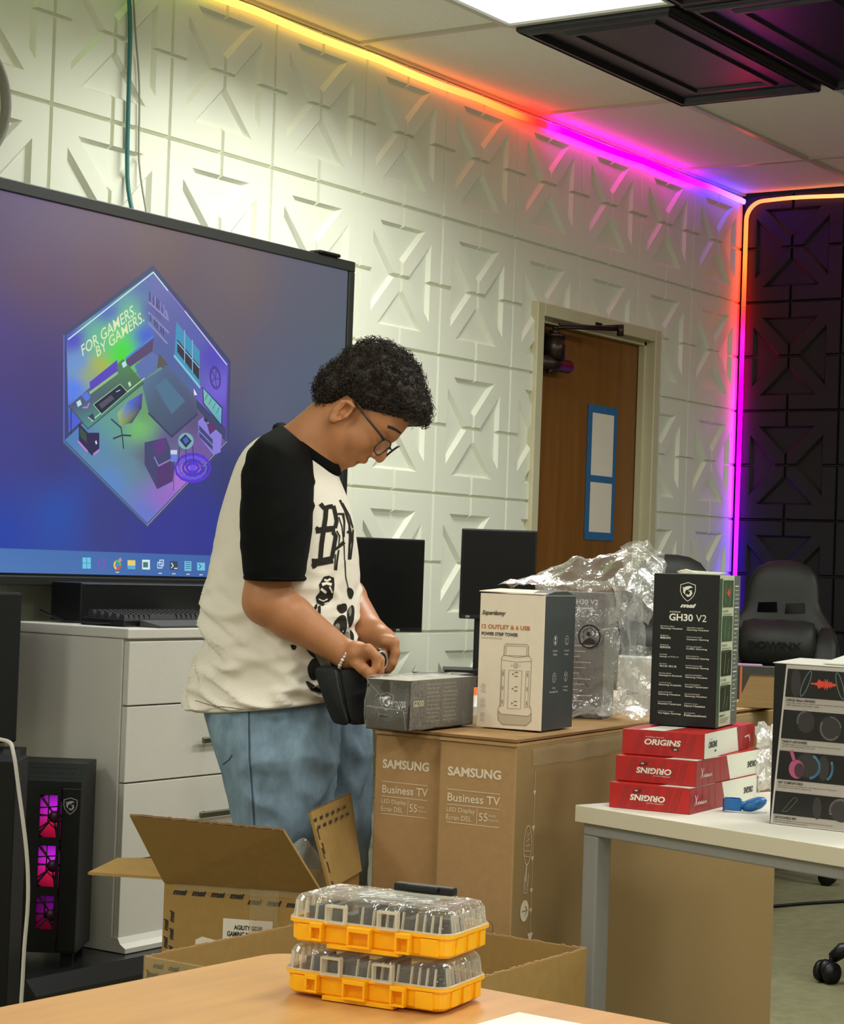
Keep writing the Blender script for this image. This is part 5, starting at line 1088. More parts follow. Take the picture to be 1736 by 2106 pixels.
M_yel = mat('yellow_plastic', S(244, 178, 12), .38, spec=.45); M_lid = film('clear_case_lid', .08, (.97, .98, .97), .10, .55); M_tool = mat('dark_bit', S(40, 40, 42), .4, metal=.4)
def case_outline(w, d, r, n=5):
    out = []
    for cx, cy, a0 in ((w-r, r, -90), (w-r, d-r, 0), (r, d-r, 90), (r, r, 180)): out += [(cx+r*math.cos(R(a0+90*i/n)), cy+r*math.sin(R(a0+90*i/n))) for i in range(n+1)]
    return out
def organiser(label, loc, rz, latch):
    t = thing('organizer_case', label, 'case', loc, rz, 'small parts cases on the wooden table'); w, d = .170, .094
    def ring_solid(levels, nm, m, cap0=True, cap1=True):
        mb = MB(); mb.fix = True; rings = []
        for ins, z, r in levels:
            o_ = case_outline(w-2*ins, d-2*ins, r); rings.append([mb.bm.verts.new((x+ins, y+ins, z)) for x, y in o_])
        fs = []
        for A_, B_ in zip(rings, rings[1:]): fs += [mb.bm.faces.new((A_[i], A_[(i+1) % len(A_)], B_[(i+1) % len(A_)], B_[i])) for i in range(len(A_))]
        if cap0: fs.append(mb.bm.faces.new(rings[0][::-1]))
        if cap1: fs.append(mb.bm.faces.new(rings[-1]))
        for q in fs: q.smooth = False
        return mb
    mb = ring_solid([(.005, .002, .010), (.002, .005, .012), (.0015, .020, .013), (-.001, .0205, .014), (-.001, .0235, .014), (.004, .0235, .011), (.005, .006, .010)], 'base', M_yel)
    # corner pads and ribs proud of the tray
    for x0, x1 in ((.012, .026), (.140, .158)): mb.box((x0, -.0005, .004), (x1, .004, .0195), .0008)
    mb.box((.045, -.003, .0), (.120, .006, .004), .0006); mb.build('tray', M_yel, t)
    for y0, y1 in ((.016, .030), (.040, .056), (.066, .078)): MB().box((w-.003, y0, .005), (w+.0005, y1, .0195), .0008).build('side_rib', M_yel, t)
    for x0, x1, z0, z1 in ((.0285, .0415, .006, .0225), (.068, .092, .004, .0225), (.1175, .1325, .004, .0225)):  # square hollow latches
        mb = MB(); b = .0022
        for q in ((x0, z0, x1, z0+b), (x0, z1-b*2, x1, z1), (x0, z0+b, x0+b, z1-2*b), (x1-b, z0+b, x1, z1-2*b)): mb.box((q[0], -.0075, q[1]), (q[2], -.001, q[3]), .0005)
        mb.build('latch_frame', M_yel, t)
    # clear lid
    lid = ring_solid([(.001, .0238, .013), (.003, .0400, .012), (.006, .0445, .010), (.012, .0462, .008), (.016, .0452, .006)], 'lid', M_lid, False, True).build('lid', M_lid, t)
    M_rim = mat('clear_rib', S(226, 222, 204), .15, alpha=.45, spec=.8)
    mb = MB()
    for x in (.010, .0185, .030, .045, .060, .078, .090, .104, .112, .120, .134, .142, .150, .158): mb.hexa([(x, -.0003, .024), (x+.0013, -.0003, .024), (x+.0013, .0035, .024), (x, .0035, .024), (x, .0032, .0405), (x+.0013, .0032, .0405), (x+.0013, .0055, .0405), (x, .0055, .0405)])
    for y in (.014, .022, .034, .046, .058, .070, .080): mb.hexa([(w-.005, y, .024), (w-.0008, y, .024), (w-.0008, y+.0013, .024), (w-.005, y+.0013, .024), (w-.007, y, .0405), (w-.0035, y, .0405), (w-.0035, y+.0013, .0405), (w-.007, y+.0013, .0405)]); mb.box((.0015, y, .024), (.0045, y+.0013, .038))
    for q in ((0, 0), ): mb.tube([(x-.0, y, .0242) for x, y in [(p[0]*1.0, p[1]) for p in case_outline(w, d, .014, 4)]], .0013, 5, close=True)
    mb.build('lid_rib', M_rim, t)
    for x0 in (.044, .098):  # square clear catches
        mb = MB(); b = .002
        for q in ((x0, .0235, x0+.021, .0235+b), (x0, .0385, x0+.021, .0385+b), (x0, .0255, x0+b, .0385), (x0+.019, .0255, x0+.021, .0385)): mb.box((q[0], -.0065, q[1]), (q[2], -.0005, q[3]))
        mb.build('catch_frame', M_rim, t)
    mb = MB(); mb.box((.055, .028, .0455), (.135, .064, .0475), .0008); mb.build('lid_panel', M_lid, t)
    # contents seen through the lid: dividers and dark bits
    rr = random.Random(hash(label) % 97)
    for k in range(3): MB().box((.040+.045*k, .010, .007), (.0415+.045*k, .084, .036)).build('divider', mat('smoke_divider', S(120, 112, 96), .3, alpha=.6), t)
    for k in range(9):
        x = .016+.0165*k; MB().box((x, .014+rr.uniform(0, .01), .008), (x+rr.uniform(.008, .013), .05+rr.uniform(0, .03), .024+rr.uniform(.004, .013)), .001).build('bit_holder', M_tool, t)
    if latch:
        mb = MB(); mb.box((.078, .066, .0475), (.140, .078, .0555), .0015); mb.box((.092, .062, .050), (.126, .069, .0558), .0015); mb.build('carry_clip', M_blk, t)
        MB().box((.078, .060, .0462), (.140, .066, .0485)).build('clip_plate', M_rim, t)
    return t
organiser('yellow organizer case with clear lid, lower of two, on the wooden table', (-7.099, -2.923, .7415), R(-82.5), False)
organiser('yellow organizer case with clear lid and black clip, upper of two', (-7.099, -2.926, .7895), R(-82.0), True)

# ================================================================ GAMING CHAIRS
def make_chair(label, lettering=True):
    t = thing('gaming_chair', label, 'chair', (0, 0, 0), 0, 'black gaming chairs')
    def loft(rows, m, name, n=28, pw=3.0, parent=t):
        """rows: (z, half width, y centre, half thickness, forward curl)"""
        mb = MB(); rings = []
        for z, hw, yc, ht, cu in rows:
            r = []
            for k in range(n):
                a = 2*PI*k/n; c, s = math.cos(a), math.sin(a); x = hw*math.copysign(abs(c)**(2/pw), c); y = ht*math.copysign(abs(s)**(2/pw), s)
                r.append(mb.bm.verts.new((x, yc+y-cu*(x/.24)**2, z)))
            rings.append(r)
        fs = [mb.bm.faces.new((A[k], A[(k+1) % n], B[(k+1) % n], B[k])) for A, B in zip(rings, rings[1:]) for k in range(n)]
        fs += [mb.bm.faces.new(rings[0][::-1]), mb.bm.faces.new(rings[-1])]
        for f in fs: f.smooth = True
        return mb.build(name, m, parent)
    lean = lambda z: .20+.16*(z-.5)
    prof = [(.50, .17), (.54, .205), (.62, .215), (.70, .228), (.78, .243), (.86, .243), (.92, .225), (.97, .190), (1.01, .160), (1.05, .148), (1.10, .145), (1.15, .132), (1.185, .105), (1.205, .065), (1.212, .02)]
    back = loft([(z, w_, lean(z), .048 if z < 1.15 else .048*math.sqrt(max(.05, 1-((z-1.15)/.064)**2)), .06 if .6 < z < 1 else .035) for z, w_ in prof], M_pet, 'backrest')
    for sx in (-1, 1):   # bolster pads of the wings
        loft([(.60, .02, lean(.6)-.07, .02, 0), (.66, .045, lean(.66)-.085, .035, 0), (.78, .055, lean(.78)-.095, .042, 0), (.88, .05, lean(.88)-.085, .036, 0), (.95, .02, lean(.95)-.06, .015, 0)], M_pet, 'side_bolster').location.x = sx*.185
    for sx in (-1, 1):
        mb = MB(); mb.prism([(sx*.055-.040, 1.0), (sx*.055+.040, 1.004), (sx*.055+.036, 1.044), (sx*.055-.036, 1.040)], 'y', lean(1.02)-.056, lean(1.02)-.046); mb.build('strap_slot', mat('glossy_black', S(10, 10, 12), .12), t)
    pillow = loft([(.79, .10, lean(.8)-.10, .02, -.02), (.81, .145, lean(.8)-.105, .045, -.02), (.87, .155, lean(.8)-.110, .055, -.02), (.93, .150, lean(.8)-.100, .05, -.02), (.965, .14, lean(.8)-.085, .03, -.02), (.975, .10, lean(.8)-.08, .012, -.02)], M_pet, 'lumbar_pillow')
    if lettering:
        mb = MB(); put_text(mb, Face((0, lean(.8)-.168, 0), (1, 0, 0), (0, 0, 1)), 'DOWINX', -.105, .862, .105, .890, .03); mb.build('lettering', M_blk, pillow)
    loft([(.42, .20, -.02, .20, 0), (.44, .25, -.02, .25, 0), (.49, .262, -.02, .262, 0), (.525, .25, -.02, .25, 0), (.535, .2, -.02, .2, 0)], M_pet, 'seat', pw=4)
    for sx in (-1, 1):
        mb = MB(); mb.tube([(sx*.24, .05, .44), (sx*.31, .05, .46), (sx*.31, .04, .66)], .018, 10); mb.box((sx*.31-.045, -.13, .655), (sx*.31+.045, .13, .69), .012); mb.build('armrest', M_blk, t)
    mb = MB(); mb.cyl((0, 0, .12), (0, 0, .42), .028, 16); mb.box((-.09, -.12, .385), (.09, .12, .425), .008); mb.build('gas_column', M_blk, t)
    mb = MB()
    mb.cyl((0, 0, .07), (0, 0, .14), .05, 18)
    for k in range(5):
        a = 2*PI*k/5+.3; d = Vector((math.cos(a), math.sin(a), 0)); mb.tube([d*.03+Vector((0, 0, .115)), d*.2+Vector((0, 0, .105)), d*.30+Vector((0, 0, .090)), d*.325+Vector((0, 0, .068))], [.030, .026, .022, .016], 10)
    mb.build('star_base', M_blk, t)
    for k in range(5):
        a = 2*PI*k/5+.3; d = Vector((math.cos(a), math.sin(a), 0)); p = d*.325; mb = MB(); q = Vector((-math.sin(a+.6), math.cos(a+.6), 0)); o = Vector((math.cos(a+.6), math.sin(a+.6), 0))*.018
        for s_ in (-1, 1): mb.tube([p+o+q*s_*.010+Vector((0, 0, .031)), p+o+q*s_*.026+Vector((0, 0, .031))], .031, 16)
        mb.tube([p+o-q*.012+Vector((0, 0, .04)), p+o+q*.012+Vector((0, 0, .04))], .026, 14); mb.cyl(p+Vector((0, 0, .045)), p+Vector((0, 0, .078)), .009, 8); mb.build('caster', M_blk, t)
    return t
ch = make_chair('black gaming chair with lettered back pillow, beyond the black headset box')
p = at(1588, 1300, 7.95); ch.location = (p.x, p.y, 0); ch.rotation_euler = (0, 0, R(-74))
c2 = copy_tree(ch)
p = at(1376, 1300, 7.42); c2.location = (p.x-.883*.33, p.y-.469*.33, 0); c2.rotation_euler = (0, 0, R(-62)); c2['label'] = 'black gaming chair half hidden behind the clear plastic bag'
c3 = copy_tree(ch); c3.location = (-2.935, -2.10, 0); c3.rotation_euler = (0, 0, R(124-17.2-72*2)); c3['label'] = 'black gaming chair beyond the desk, showing only its wheeled foot'
for q in ch.children:
    if q.name.startswith(('caster', 'star_base')): q.rotation_euler.z = R(14.5)
p0 = Vector((-2.1, -1.75, .006))
tag(MB().tube(smooth([(-2.35, -1.05, .006), (-1.75, -1.30, .006), (-1.45, -1.62, .006), (-1.2, -2.1, .006)]), .006, 6).build('floor_cable', M_blk), 'black cable lying on the carpet behind the desk', 'cable')

# ================================================================ THE PERSON
import openvdb
M_skin = mat('warm_brown_skin', S(180, 122, 82), .48, spec=.4, var=.06, vscale=30, bump=.08, bscale=500, sss=.12)
M_shirt = mat('off_white_jersey', S(232, 224, 212), .85, spec=.1, var=.03, vscale=14, bump=.15, bscale=700)
M_sleeve = mat('black_jersey', S(9, 9, 9), .85, spec=.12, bump=.2, bscale=700)
M_denim = mat('washed_denim', S(124, 146, 165), .88, spec=.08, var=.30, vscale=26, bump=.3, bscale=800, stretch=(1, 1, .5))
M_denimd = mat('denim_seam', S(58, 76, 98), .85)
M_hair = mat('dark_curly_hair', S(34, 23, 16), .5, spec=.4, var=.45, vscale=60)
class Field:
    """a distance field on a grid, blended shape by shape, turned into one skin"""
    def __init__(s, lo, hi, h):
        s.lo = np.array(lo); s.h = h; s.n = np.ceil((np.array(hi)-s.lo)/h).astype(int)+1; s.D = np.full(s.n, .08, np.float32)
    def blk(s, lo, hi):
        a = np.clip(np.floor((np.array(lo)-s.lo)/s.h).astype(int), 0, s.n); b = np.clip(np.ceil((np.array(hi)-s.lo)/s.h).astype(int)+1, 0, s.n)
        ax = [s.lo[i]+s.h*np.arange(a[i], b[i], dtype=np.float32) for i in range(3)]
        return tuple(slice(a[i], b[i]) for i in range(3)), np.meshgrid(*ax, indexing='ij')
    def mix(s, sl, d, k, sub=False):
        A = s.D[sl]
        if d.size == 0: return
        if sub: d = -d; h = np.maximum(k-np.abs(A-d), 0)/k; s.D[sl] = np.maximum(A, d)+h*h*k*.25
        else: h = np.maximum(k-np.abs(A-d), 0)/k; s.D[sl] = np.minimum(A, d)-h*h*k*.25
    def cap(s, a, b, ra, rb=None, k=.01, sub=False):
        a, b = np.array(a, float), np.array(b, float); rb = ra if rb is None else rb; m = max(ra, rb)+.08
        sl, (X, Y, Z) = s.blk(np.minimum(a, b)-m, np.maximum(a, b)+m); v = b-a; L = max(v@v, 1e-9)
        t = np.clip(((X-a[0])*v[0]+(Y-a[1])*v[1]+(Z-a[2])*v[2])/L, 0, 1)
        d = np.sqrt((X-a[0]-t*v[0])**2+(Y-a[1]-t*v[1])**2+(Z-a[2]-t*v[2])**2)-(ra+(rb-ra)*t); s.mix(sl, d.astype(np.float32), k, sub)
    def ell(s, c, r, B, k=.01, sub=False):
        """ellipsoid of radii r along the rows of B"""
        c = np.array(c, float); m = max(r)+.08; sl, (X, Y, Z) = s.blk(c-m, c+m); B = np.array(B, float)
        q = [(X-c[0])*B[i][0]+(Y-c[1])*B[i][1]+(Z-c[2])*B[i][2] for i in range(3)]
        k0 = np.sqrt(sum((q[i]/r[i])**2 for i in range(3))); k1 = np.sqrt(sum((q[i]/r[i]**2)**2 for i in range(3)))
        s.mix(sl, (k0*(k0-1)/np.maximum(k1, 1e-6)).astype(np.float32), k, sub)
    def mesh(s, name, m):
        g = openvdb.FloatGrid(.08); g.copyFromArray(s.D); p, t, q = g.convertToPolygons(0.0, 0.0); p = p*s.h+s.lo
        me = bpy.data.meshes.new(name); f = [tuple(x) for x in q]+[tuple(x) for x in t]; me.from_pydata(p.tolist(), [], f)
        bm = bmesh.new(); bm.from_mesh(me); bmesh.ops.recalc_face_normals(bm, faces=bm.faces[:]); bmesh.ops.smooth_vert(bm, verts=bm.verts[:], factor=.5, use_axis_x=True, use_axis_y=True, use_axis_z=True)
        bm.to_mesh(me); bm.free()
        me.polygons.foreach_set('use_smooth', [True]*len(me.polygons)); me.materials.append(m); return me
DP = 3.95                                                   # depth of the person's middle
FOOT = at(600, 1500, DP); FOOT.z = 0
person = thing('person', 'person in white and black raglan shirt and jeans looking down at a case', 'person', FOOT)
Fl = lambda v: Vector(v)
loc = lambda p: Vector(p)-FOOT
sdv = -fw                                                   # towards the camera: the person's right-hand side
# head frame: pitched well down
ph_ = R(52); f0 = rt*math.cos(ph_)-upv*math.sin(ph_); u0 = rt*math.sin(ph_)+upv*math.cos(ph_); yw = R(8)
hf = f0*math.cos(yw)+sdv*math.sin(yw); hs = sdv*math.cos(yw)-f0*math.sin(yw); hu = u0
H0 = at(712, 858, 3.955)
hd_ = lambda f, u, s_: H0+hf*f+hu*u+hs*s_
HB = [hf, hu, hs]
body = Field((FOOT.x-.40, FOOT.y-.42, .06), (FOOT.x+.40, FOOT.y+.36, 1.60), .0027)
def HE(c, r, k=.012, sub=False): body.ell(hd_(*c), r, HB, k, sub)
def HC(a, b, ra, rb=None, k=.008, sub=False): body.cap(hd_(*a), hd_(*b), ra, rb, k, sub)
HE((.002, .066, 0), (.086, .080, .072)); HE((.046, .012, 0), (.043, .070, .057), .02); HE((.052, .05, 0), (.034, .04, .056), .02)
for s_ in (-1, 1):
    HC((-.002, -.022, s_*.052), (.056, -.056, s_*.016), .017, .015, .02); HE((.056, -.002, s_*.036), (.026, .030, .021), .016); HC((.081, .047, s_*.010), (.074, .050, s_*.040), .0105, .008, .010)
HE((.064, -.026, 0), (.025, .024, .032), .014); HE((.060, -.058, 0), (.0185, .016, .022), .012)
HC((.082, .040, 0), (.100, .008, 0), .0075, .0105, .008); HC((.101, .006, 0), (.1035, .002, 0), .0098, .0092, .005)
for s_ in (-1, 1): HC((.092, -.002, s_*.009), (.094, -.003, s_*.0125), .0072, .0058, .005)
HC((.0845, -.024, -.015), (.0845, -.024, .015), .0058, None, .005); HC((.0885, -.0235, -.005), (.0885, -.0235, .005), .0055, None, .006)
HC((.0765, -.046, -.013), (.0765, -.046, .013), .0068, None, .006); HC((.060, -.034, -.021), (.060, -.034, .021), .0075, None, .003, True); HC((.094, -.035, -.010), (.070, -.035, -.004), .0045, None, .003, True); HC((.094, -.035, .010), (.070, -.035, .004), .0045, None, .003, True)
for s_ in (-1, 1): HC((.0880, .029, s_*.027), (.084, .028, s_*.040), .0085, .007, .008, True); HE((.0735, .028, s_*.032), (.0125, .012, .0135), .004)
# ears
for s_ in (-1, 1):
    HE((-.001, .002, s_*.071), (.0165, .028, .0075), .003)
    HE((.002, .007, s_*.082), (.0105, .0160, .0150), .0018, True); HE((.006, -.007, s_*.080), (.006, .009, .0125), .0018, True)
    HC((-.006, .020, s_*.076), (.008, .024, s_*.074), .0036, None, .0025); HC((-.013, .012, s_*.077), (-.006, .020, s_*.076), .0036, None, .0025); HC((-.013, .012, s_*.077), (-.011, -.010, s_*.075), .0034, None, .0025); HC((-.006, .010, s_*.076), (-.004, -.004, s_*.075), .0026, None, .0025); HE((.002, -.022, s_*.073), (.008, .008, .005), .004); HE((.013, .0, s_*.072), (.004, .006, .004), .003)
# neck and trunk, kept inside the clothes
body.cap(at(604, 950, 3.96), at(668, 893, 3.957), .070, .056, .02); body.cap(at(668, 893, 3.957), at(700, 852, 3.955), .056, .052, .02); body.cap(at(640, 950, 3.955), at(690, 905, 3.955), .046, .040, .02)
body.cap(at(596, 1000, 3.96), at(580, 1420, 3.96), .085, .10, .03); body.cap(at(578, 985, 3.84), at(590, 985, 4.08), .055, .055, .03)
body.cap(at(560, 1460, 3.90), at(566, 2330, 3.89), .055, .04, .02); body.cap(at(620, 1460, 4.03), at(690, 2330, 4.05), .055, .04, .02)
# right arm (near)
sh, el, wr = at(568, 968, 3.825), at(549, 1236, 3.745), at(712, 1346, 3.735)
body.cap(sh, el, .050, .0425, .015); body.cap(el, el.lerp(wr, .3), .0425, .0400, .015); body.cap(el.lerp(wr, .3), wr, .0400, .0245, .012)
# hand helpers: fingers are chains of tapering capsules
def finger(pts, r0, r1):
    n = len(pts)-1
    for i in range(n): body.cap(pts[i], pts[i+1], r0+(r1-r0)*i/n, r0+(r1-r0)*(i+1)/n, .0035)
palm = at(744, 1352, 3.72)
body.cap(wr, at(735, 1347, 3.722), .0235, .025, .012); body.cap(at(734, 1342, 3.708), at(757, 1341, 3.700), .0185, .0140, .010); body.cap(at(734, 1352, 3.738), at(756, 1350, 3.748), .0195, .0150, .010)
for i, (kx, ky, dep) in enumerate(((757, 1336, 3.690), (763, 1342, 3.710), (764, 1350, 3.731), (760, 1358, 3.750))):
    k0 = at(kx, ky, dep); ln = (1, 1.08, 1.0, .84)[i]
    body.cap(at(742, ky+6, dep*.5+3.722*.5), k0, .0115, .0106, .006)
    finger([k0, at(kx+17*ln, ky+14*ln, dep+.003), at(kx+17*ln, ky+36*ln, dep+.005), at(kx+8*ln, ky+52*ln, dep+.003)], .0096, .0070)
finger([at(733, 1362, 3.704), at(747, 1375, 3.694), at(757, 1385, 3.694), at(766, 1398, 3.702)], .0120, .0078)
# left arm (far)
sh2, el2, wr2 = at(620, 975, 4.09), at(684, 1196, 4.11), at(764, 1300, 3.90)
body.cap(sh2, el2, .050, .0425, .015); body.cap(el2, el2.lerp(wr2, .35), .0425, .040, .015); body.cap(el2.lerp(wr2, .35), wr2, .040, .0265, .012)
body.cap(wr2, at(786, 1316, 3.885), .0255, .026, .010); body.cap(at(784, 1312, 3.87), at(803, 1323, 3.862), .020, .0165, .010); body.cap(at(782, 1320, 3.90), at(798, 1330, 3.90), .021, .016, .010)
for i, (kx, ky, dep) in enumerate(((809, 1321, 3.850), (806, 1325, 3.868), (802, 1329, 3.886), (797, 1333, 3.903))):
    k0 = at(kx, ky, dep); ln = (1, 1.05, 1, .85)[i]
    body.cap(at(790, ky-2, dep), k0, .012, .0110, .007)
    finger([k0, at(kx+4*ln, ky+22*ln, dep-.004), at(kx-2*ln, ky+43*ln, dep-.008), at(kx-12*ln, ky+56*ln, dep-.008)], .0100, .0074)
finger([at(782, 1326, 3.865), at(786, 1347, 3.852), at(787, 1362, 3.848), at(785, 1378, 3.846)], .012, .0082)
bme = body.mesh('body', M_skin); bme.transform(Matrix.Translation(-FOOT)); skin = link('body', bme, person)
# lips, brow, lashes: thin strips laid on the face
hl = lambda f, u, s_: loc(hd_(f, u, s_))
M_lip = mat('lip', S(150, 82, 66), .4); M_brow = mat('brow_hair', S(40, 28, 20), .7)
mb = MB(); mb.tube([hl(.0890, -.0275, .0), hl(.0865, -.0285, .010), hl(.0775, -.031, .020)], [.0028, .0026, .001], 8); mb.tube([hl(.0890, -.0275, 0), hl(.0865, -.0285, -.010), hl(.0775, -.031, -.020)], [.0028, .0026, .001], 8); mb.build('upper_lip', M_lip, person)
mb = MB(); mb.tube([hl(.0815, -.0425, 0), hl(.0795, -.042, .009), hl(.0715, -.038, .018)], [.0036, .0032, .001], 8); mb.tube([hl(.0815, -.0425, 0), hl(.0795, -.042, -.009), hl(.0715, -.038, -.018)], [.0036, .0032, .001], 8); mb.build('lower_lip', M_lip, person)
mb = MB(); mb.tube([hl(.066, -.0345, -.014), hl(.070, -.0345, 0), hl(.066, -.0345, .014)], .0048, 8); mb.build('mouth_hollow', mat('mouth_dark', S(44, 18, 16), .8), person)
# ---- hair: a soft mass and thousands of small curls
hair = Field((H0.x-.24, H0.y-.24, H0.z-.16), (H0.x+.24, H0.y+.24, H0.z+.28), .004)
hair.ell(hd_(-.006, .086, 0), (.094, .081, .088), HB, .02); hair.ell(hd_(.070, .112, 0), (.034, .028, .066), HB, .025); hair.cap(hd_(-.052, .026, -.03), hd_(-.052, .026, .03), .040, None, .02); hair.cap(hd_(-.050, -.004, -.028), hd_(-.050, -.004, .028), .022, None, .02)
sl, (X, Y, Z) = hair.blk(hair.lo, hair.lo+hair.h*(hair.n-1))
q = [(X-H0.x)*b.x+(Y-H0.y)*b.y+(Z-H0.z)*b.z for b in HB]
line = np.where(q[0] > .018, .030+(q[0]-.018)*.88, np.where(q[0] > -.022, .028, -.030))
hair.D = np.maximum(hair.D, (line-q[1]).astype(np.float32)*.75)
bumps = .0035*np.sin(q[0]*190+np.sin(q[1]*170)*2)*np.sin(q[1]*210+1.3*np.sin(q[2]*160))*np.sin(q[2]*200); hair.D += bumps.astype(np.float32)
hme = hair.mesh('hair', M_hair); hme.transform(Matrix.Translation(-FOOT)); ho = link('hair', hme, person)
rng = np.random.default_rng(7); P = np.array([v.co[:] for v in hme.vertices]); N = np.array([v.normal[:] for v in hme.vertices])
lh = np.stack([(P+np.array(FOOT)-np.array(H0))@np.array(b) for b in HB], 1)
outer = np.where((lh[:, 1] > line.min()) & ((N*(P-P.mean(0))).sum(1) > 0.01) & (lh[:, 1] > np.where(lh[:, 0] > .018, .036+(lh[:, 0]-.018)*.88, np.where(lh[:, 0] > -.022, .036, -.026))))[0]
pick = rng.choice(outer, 3200, replace=False); vs = []; fs = []; T = 11; K = 4
for i in pick:
    p, n = P[i], N[i]; a = np.cross(n, rng.normal(size=3)); a /= np.linalg.norm(a)+1e-9; b = np.cross(n, a); r = rng.uniform(.0026, .0058); ln = rng.uniform(.004, .017); tw = rng.uniform(1.0, 1.9)*2*PI; p0 = p-n*.003; base = len(vs); wd = rng.uniform(.0007, .0012); tilt = rng.normal(size=3)*.5
    ax = n+tilt; ax /= np.linalg.norm(ax)
    for t in range(T):
        u = t/(T-1); c = p0+ax*(ln*u)+a*(r*math.cos(tw*u)-r)+b*(r*math.sin(tw*u))
        d = ax*ln-a*(r*tw*math.sin(tw*u))+b*(r*tw*math.cos(tw*u)); d /= np.linalg.norm(d); e1 = np.cross(d, n); e1 /= np.linalg.norm(e1)+1e-9; e2 = np.cross(d, e1); w_ = wd*(1-.6*u)
        for k in range(K): vs.append(c+e1*(w_*math.cos(k*PI/2))+e2*(w_*math.sin(k*PI/2)))
    fs += [(base+t*K+k, base+t*K+(k+1) % K, base+(t+1)*K+(k+1) % K, base+(t+1)*K+k) for t in range(T-1) for k in range(K)]
cm = bpy.data.meshes.new('hair_curls'); cm.from_pydata([tuple(v) for v in vs], [], fs); cm.materials.append(M_hair); co = link('hair_curls', cm, ho); co['kind'] = 'stuff'
# ---- clothes: lofted rings
def loft_rings(rings, name, m, parent, wr=None, capA=False, capB=False, sub=8, n=80):
    """rings: (centre, axis 1, axis 2, exponent); splined between, wrinkled by wr(point)"""
    C_ = np.array([[*r[0], *r[1], *r[2]] for r in rings], float); E = np.array([r[3] for r in rings]); out = []
    for i in range(len(rings)-1):
        a, b, c, d = C_[max(i-1, 0)], C_[i], C_[i+1], C_[min(i+2, len(rings)-1)]
        for j in range(sub):
            t = j/sub; out.append((.5*((2*b)+(c-a)*t+(2*a-5*b+4*c-d)*t*t+(3*b-a-3*c+d)*t**3), E[i]+(E[i+1]-E[i])*t))
    out.append((C_[-1], E[-1])); vs = []
    for ri, (q, e) in enumerate(out):
        for k in range(n):
            a = 2*PI*k/n; c, s = math.cos(a), math.sin(a); c_ = math.copysign(abs(c)**(2/e), c); s_ = math.copysign(abs(s)**(2/e), s)
            p = Vector(q[:3]+q[3:6]*c_+q[6:9]*s_); dirn = Vector(q[3:6]*c_+q[6:9]*s_).normalized()
            if wr: p = p+dirn*wr(p, ri/(len(out)-1), a)
            vs.append(p-FOOT)
    fs = [(r*n+k, r*n+(k+1) % n, (r+1)*n+(k+1) % n, (r+1)*n+k) for r in range(len(out)-1) for k in range(n)]
    if capA: fs.append(tuple(range(n))[::-1])
    if capB: fs.append(tuple((len(out)-1)*n+k for k in range(n)))
    mb = MB(); mb.sm = True; mb.mesh(vs, fs); return mb.build(name, m, parent)
phi = R(18)
def ring(b, f, hd, D=DP, e=2.3, tw=.05, ph=phi):
    B_, F_ = at(*b, D+tw), at(*f, D-tw); c = (B_+F_)/2; return (c, (F_-B_)/2, (sdv*math.cos(ph)-rt*math.sin(ph)*.5)*hd, e)
def nz(p, s): return mnoise.noise(Vector(p)*s)
def shirt_wr(p, t, a):
    w = .004*nz(p, 9)*min(1, t*2); back = max(0, .75-math.cos(a))/1.75        # 1 at the back, 0 at the chest
    q = max(0, (t-.50)/.5)
    if q > 0:   # soft folds pulled from the lower back round the side to the hands
        g = nz(Vector((a*.9, p.z*15+1.3*math.sin(a*.8+.4), 2.0)), 1.0); r = 1-abs(g)*2.4
        w += .027*min(1, q*2.2)*(.25+.75*back)*(max(-.3, r)-.32)*(1-max(0, q-.86)/.14*.8)
        g2 = nz(Vector((a*1.6+3, p.z*30+2.2*math.sin(a+.9), 5.0)), 1.0); w += .015*min(1, q*2)*(max(0, 1-abs(g2)*3)-.25)
    if t < .6: w += .004*math.sin(a*5+nz(p, 5)*4)*math.sin(t*PI/.6)*.7
    if t > .3 and math.cos(a) > .4: w += .0055*math.sin(a*17+nz(p, 5)*3)*(math.cos(a)-.4)*1.7*(t-.2)
    return w
torso = [ring((577, 880), (690, 968), .058, e=2.0), ring((566, 886), (694, 978), .075, e=2.0), ring((535, 902), (702, 1004), .118), ring((505, 938), (713, 1040), .150), ring((478, 1010), (724, 1088), .168), ring((456, 1100), (730, 1142), .178), ring((438, 1195), (732, 1212), .182), ring((428, 1290), (732, 1296), .184), ring((419, 1375), (727, 1370), .186), ring((410, 1436), (712, 1418), .188), ring((409, 1451), (705, 1430), .188)]
shirt = loft_rings(torso, 'shirt', M_shirt, person, shirt_wr, sub=14, n=120)
# inside of the hem and collar, so the cloth has an edge
def hem(rings, name, m, parent, inset=.006): return None
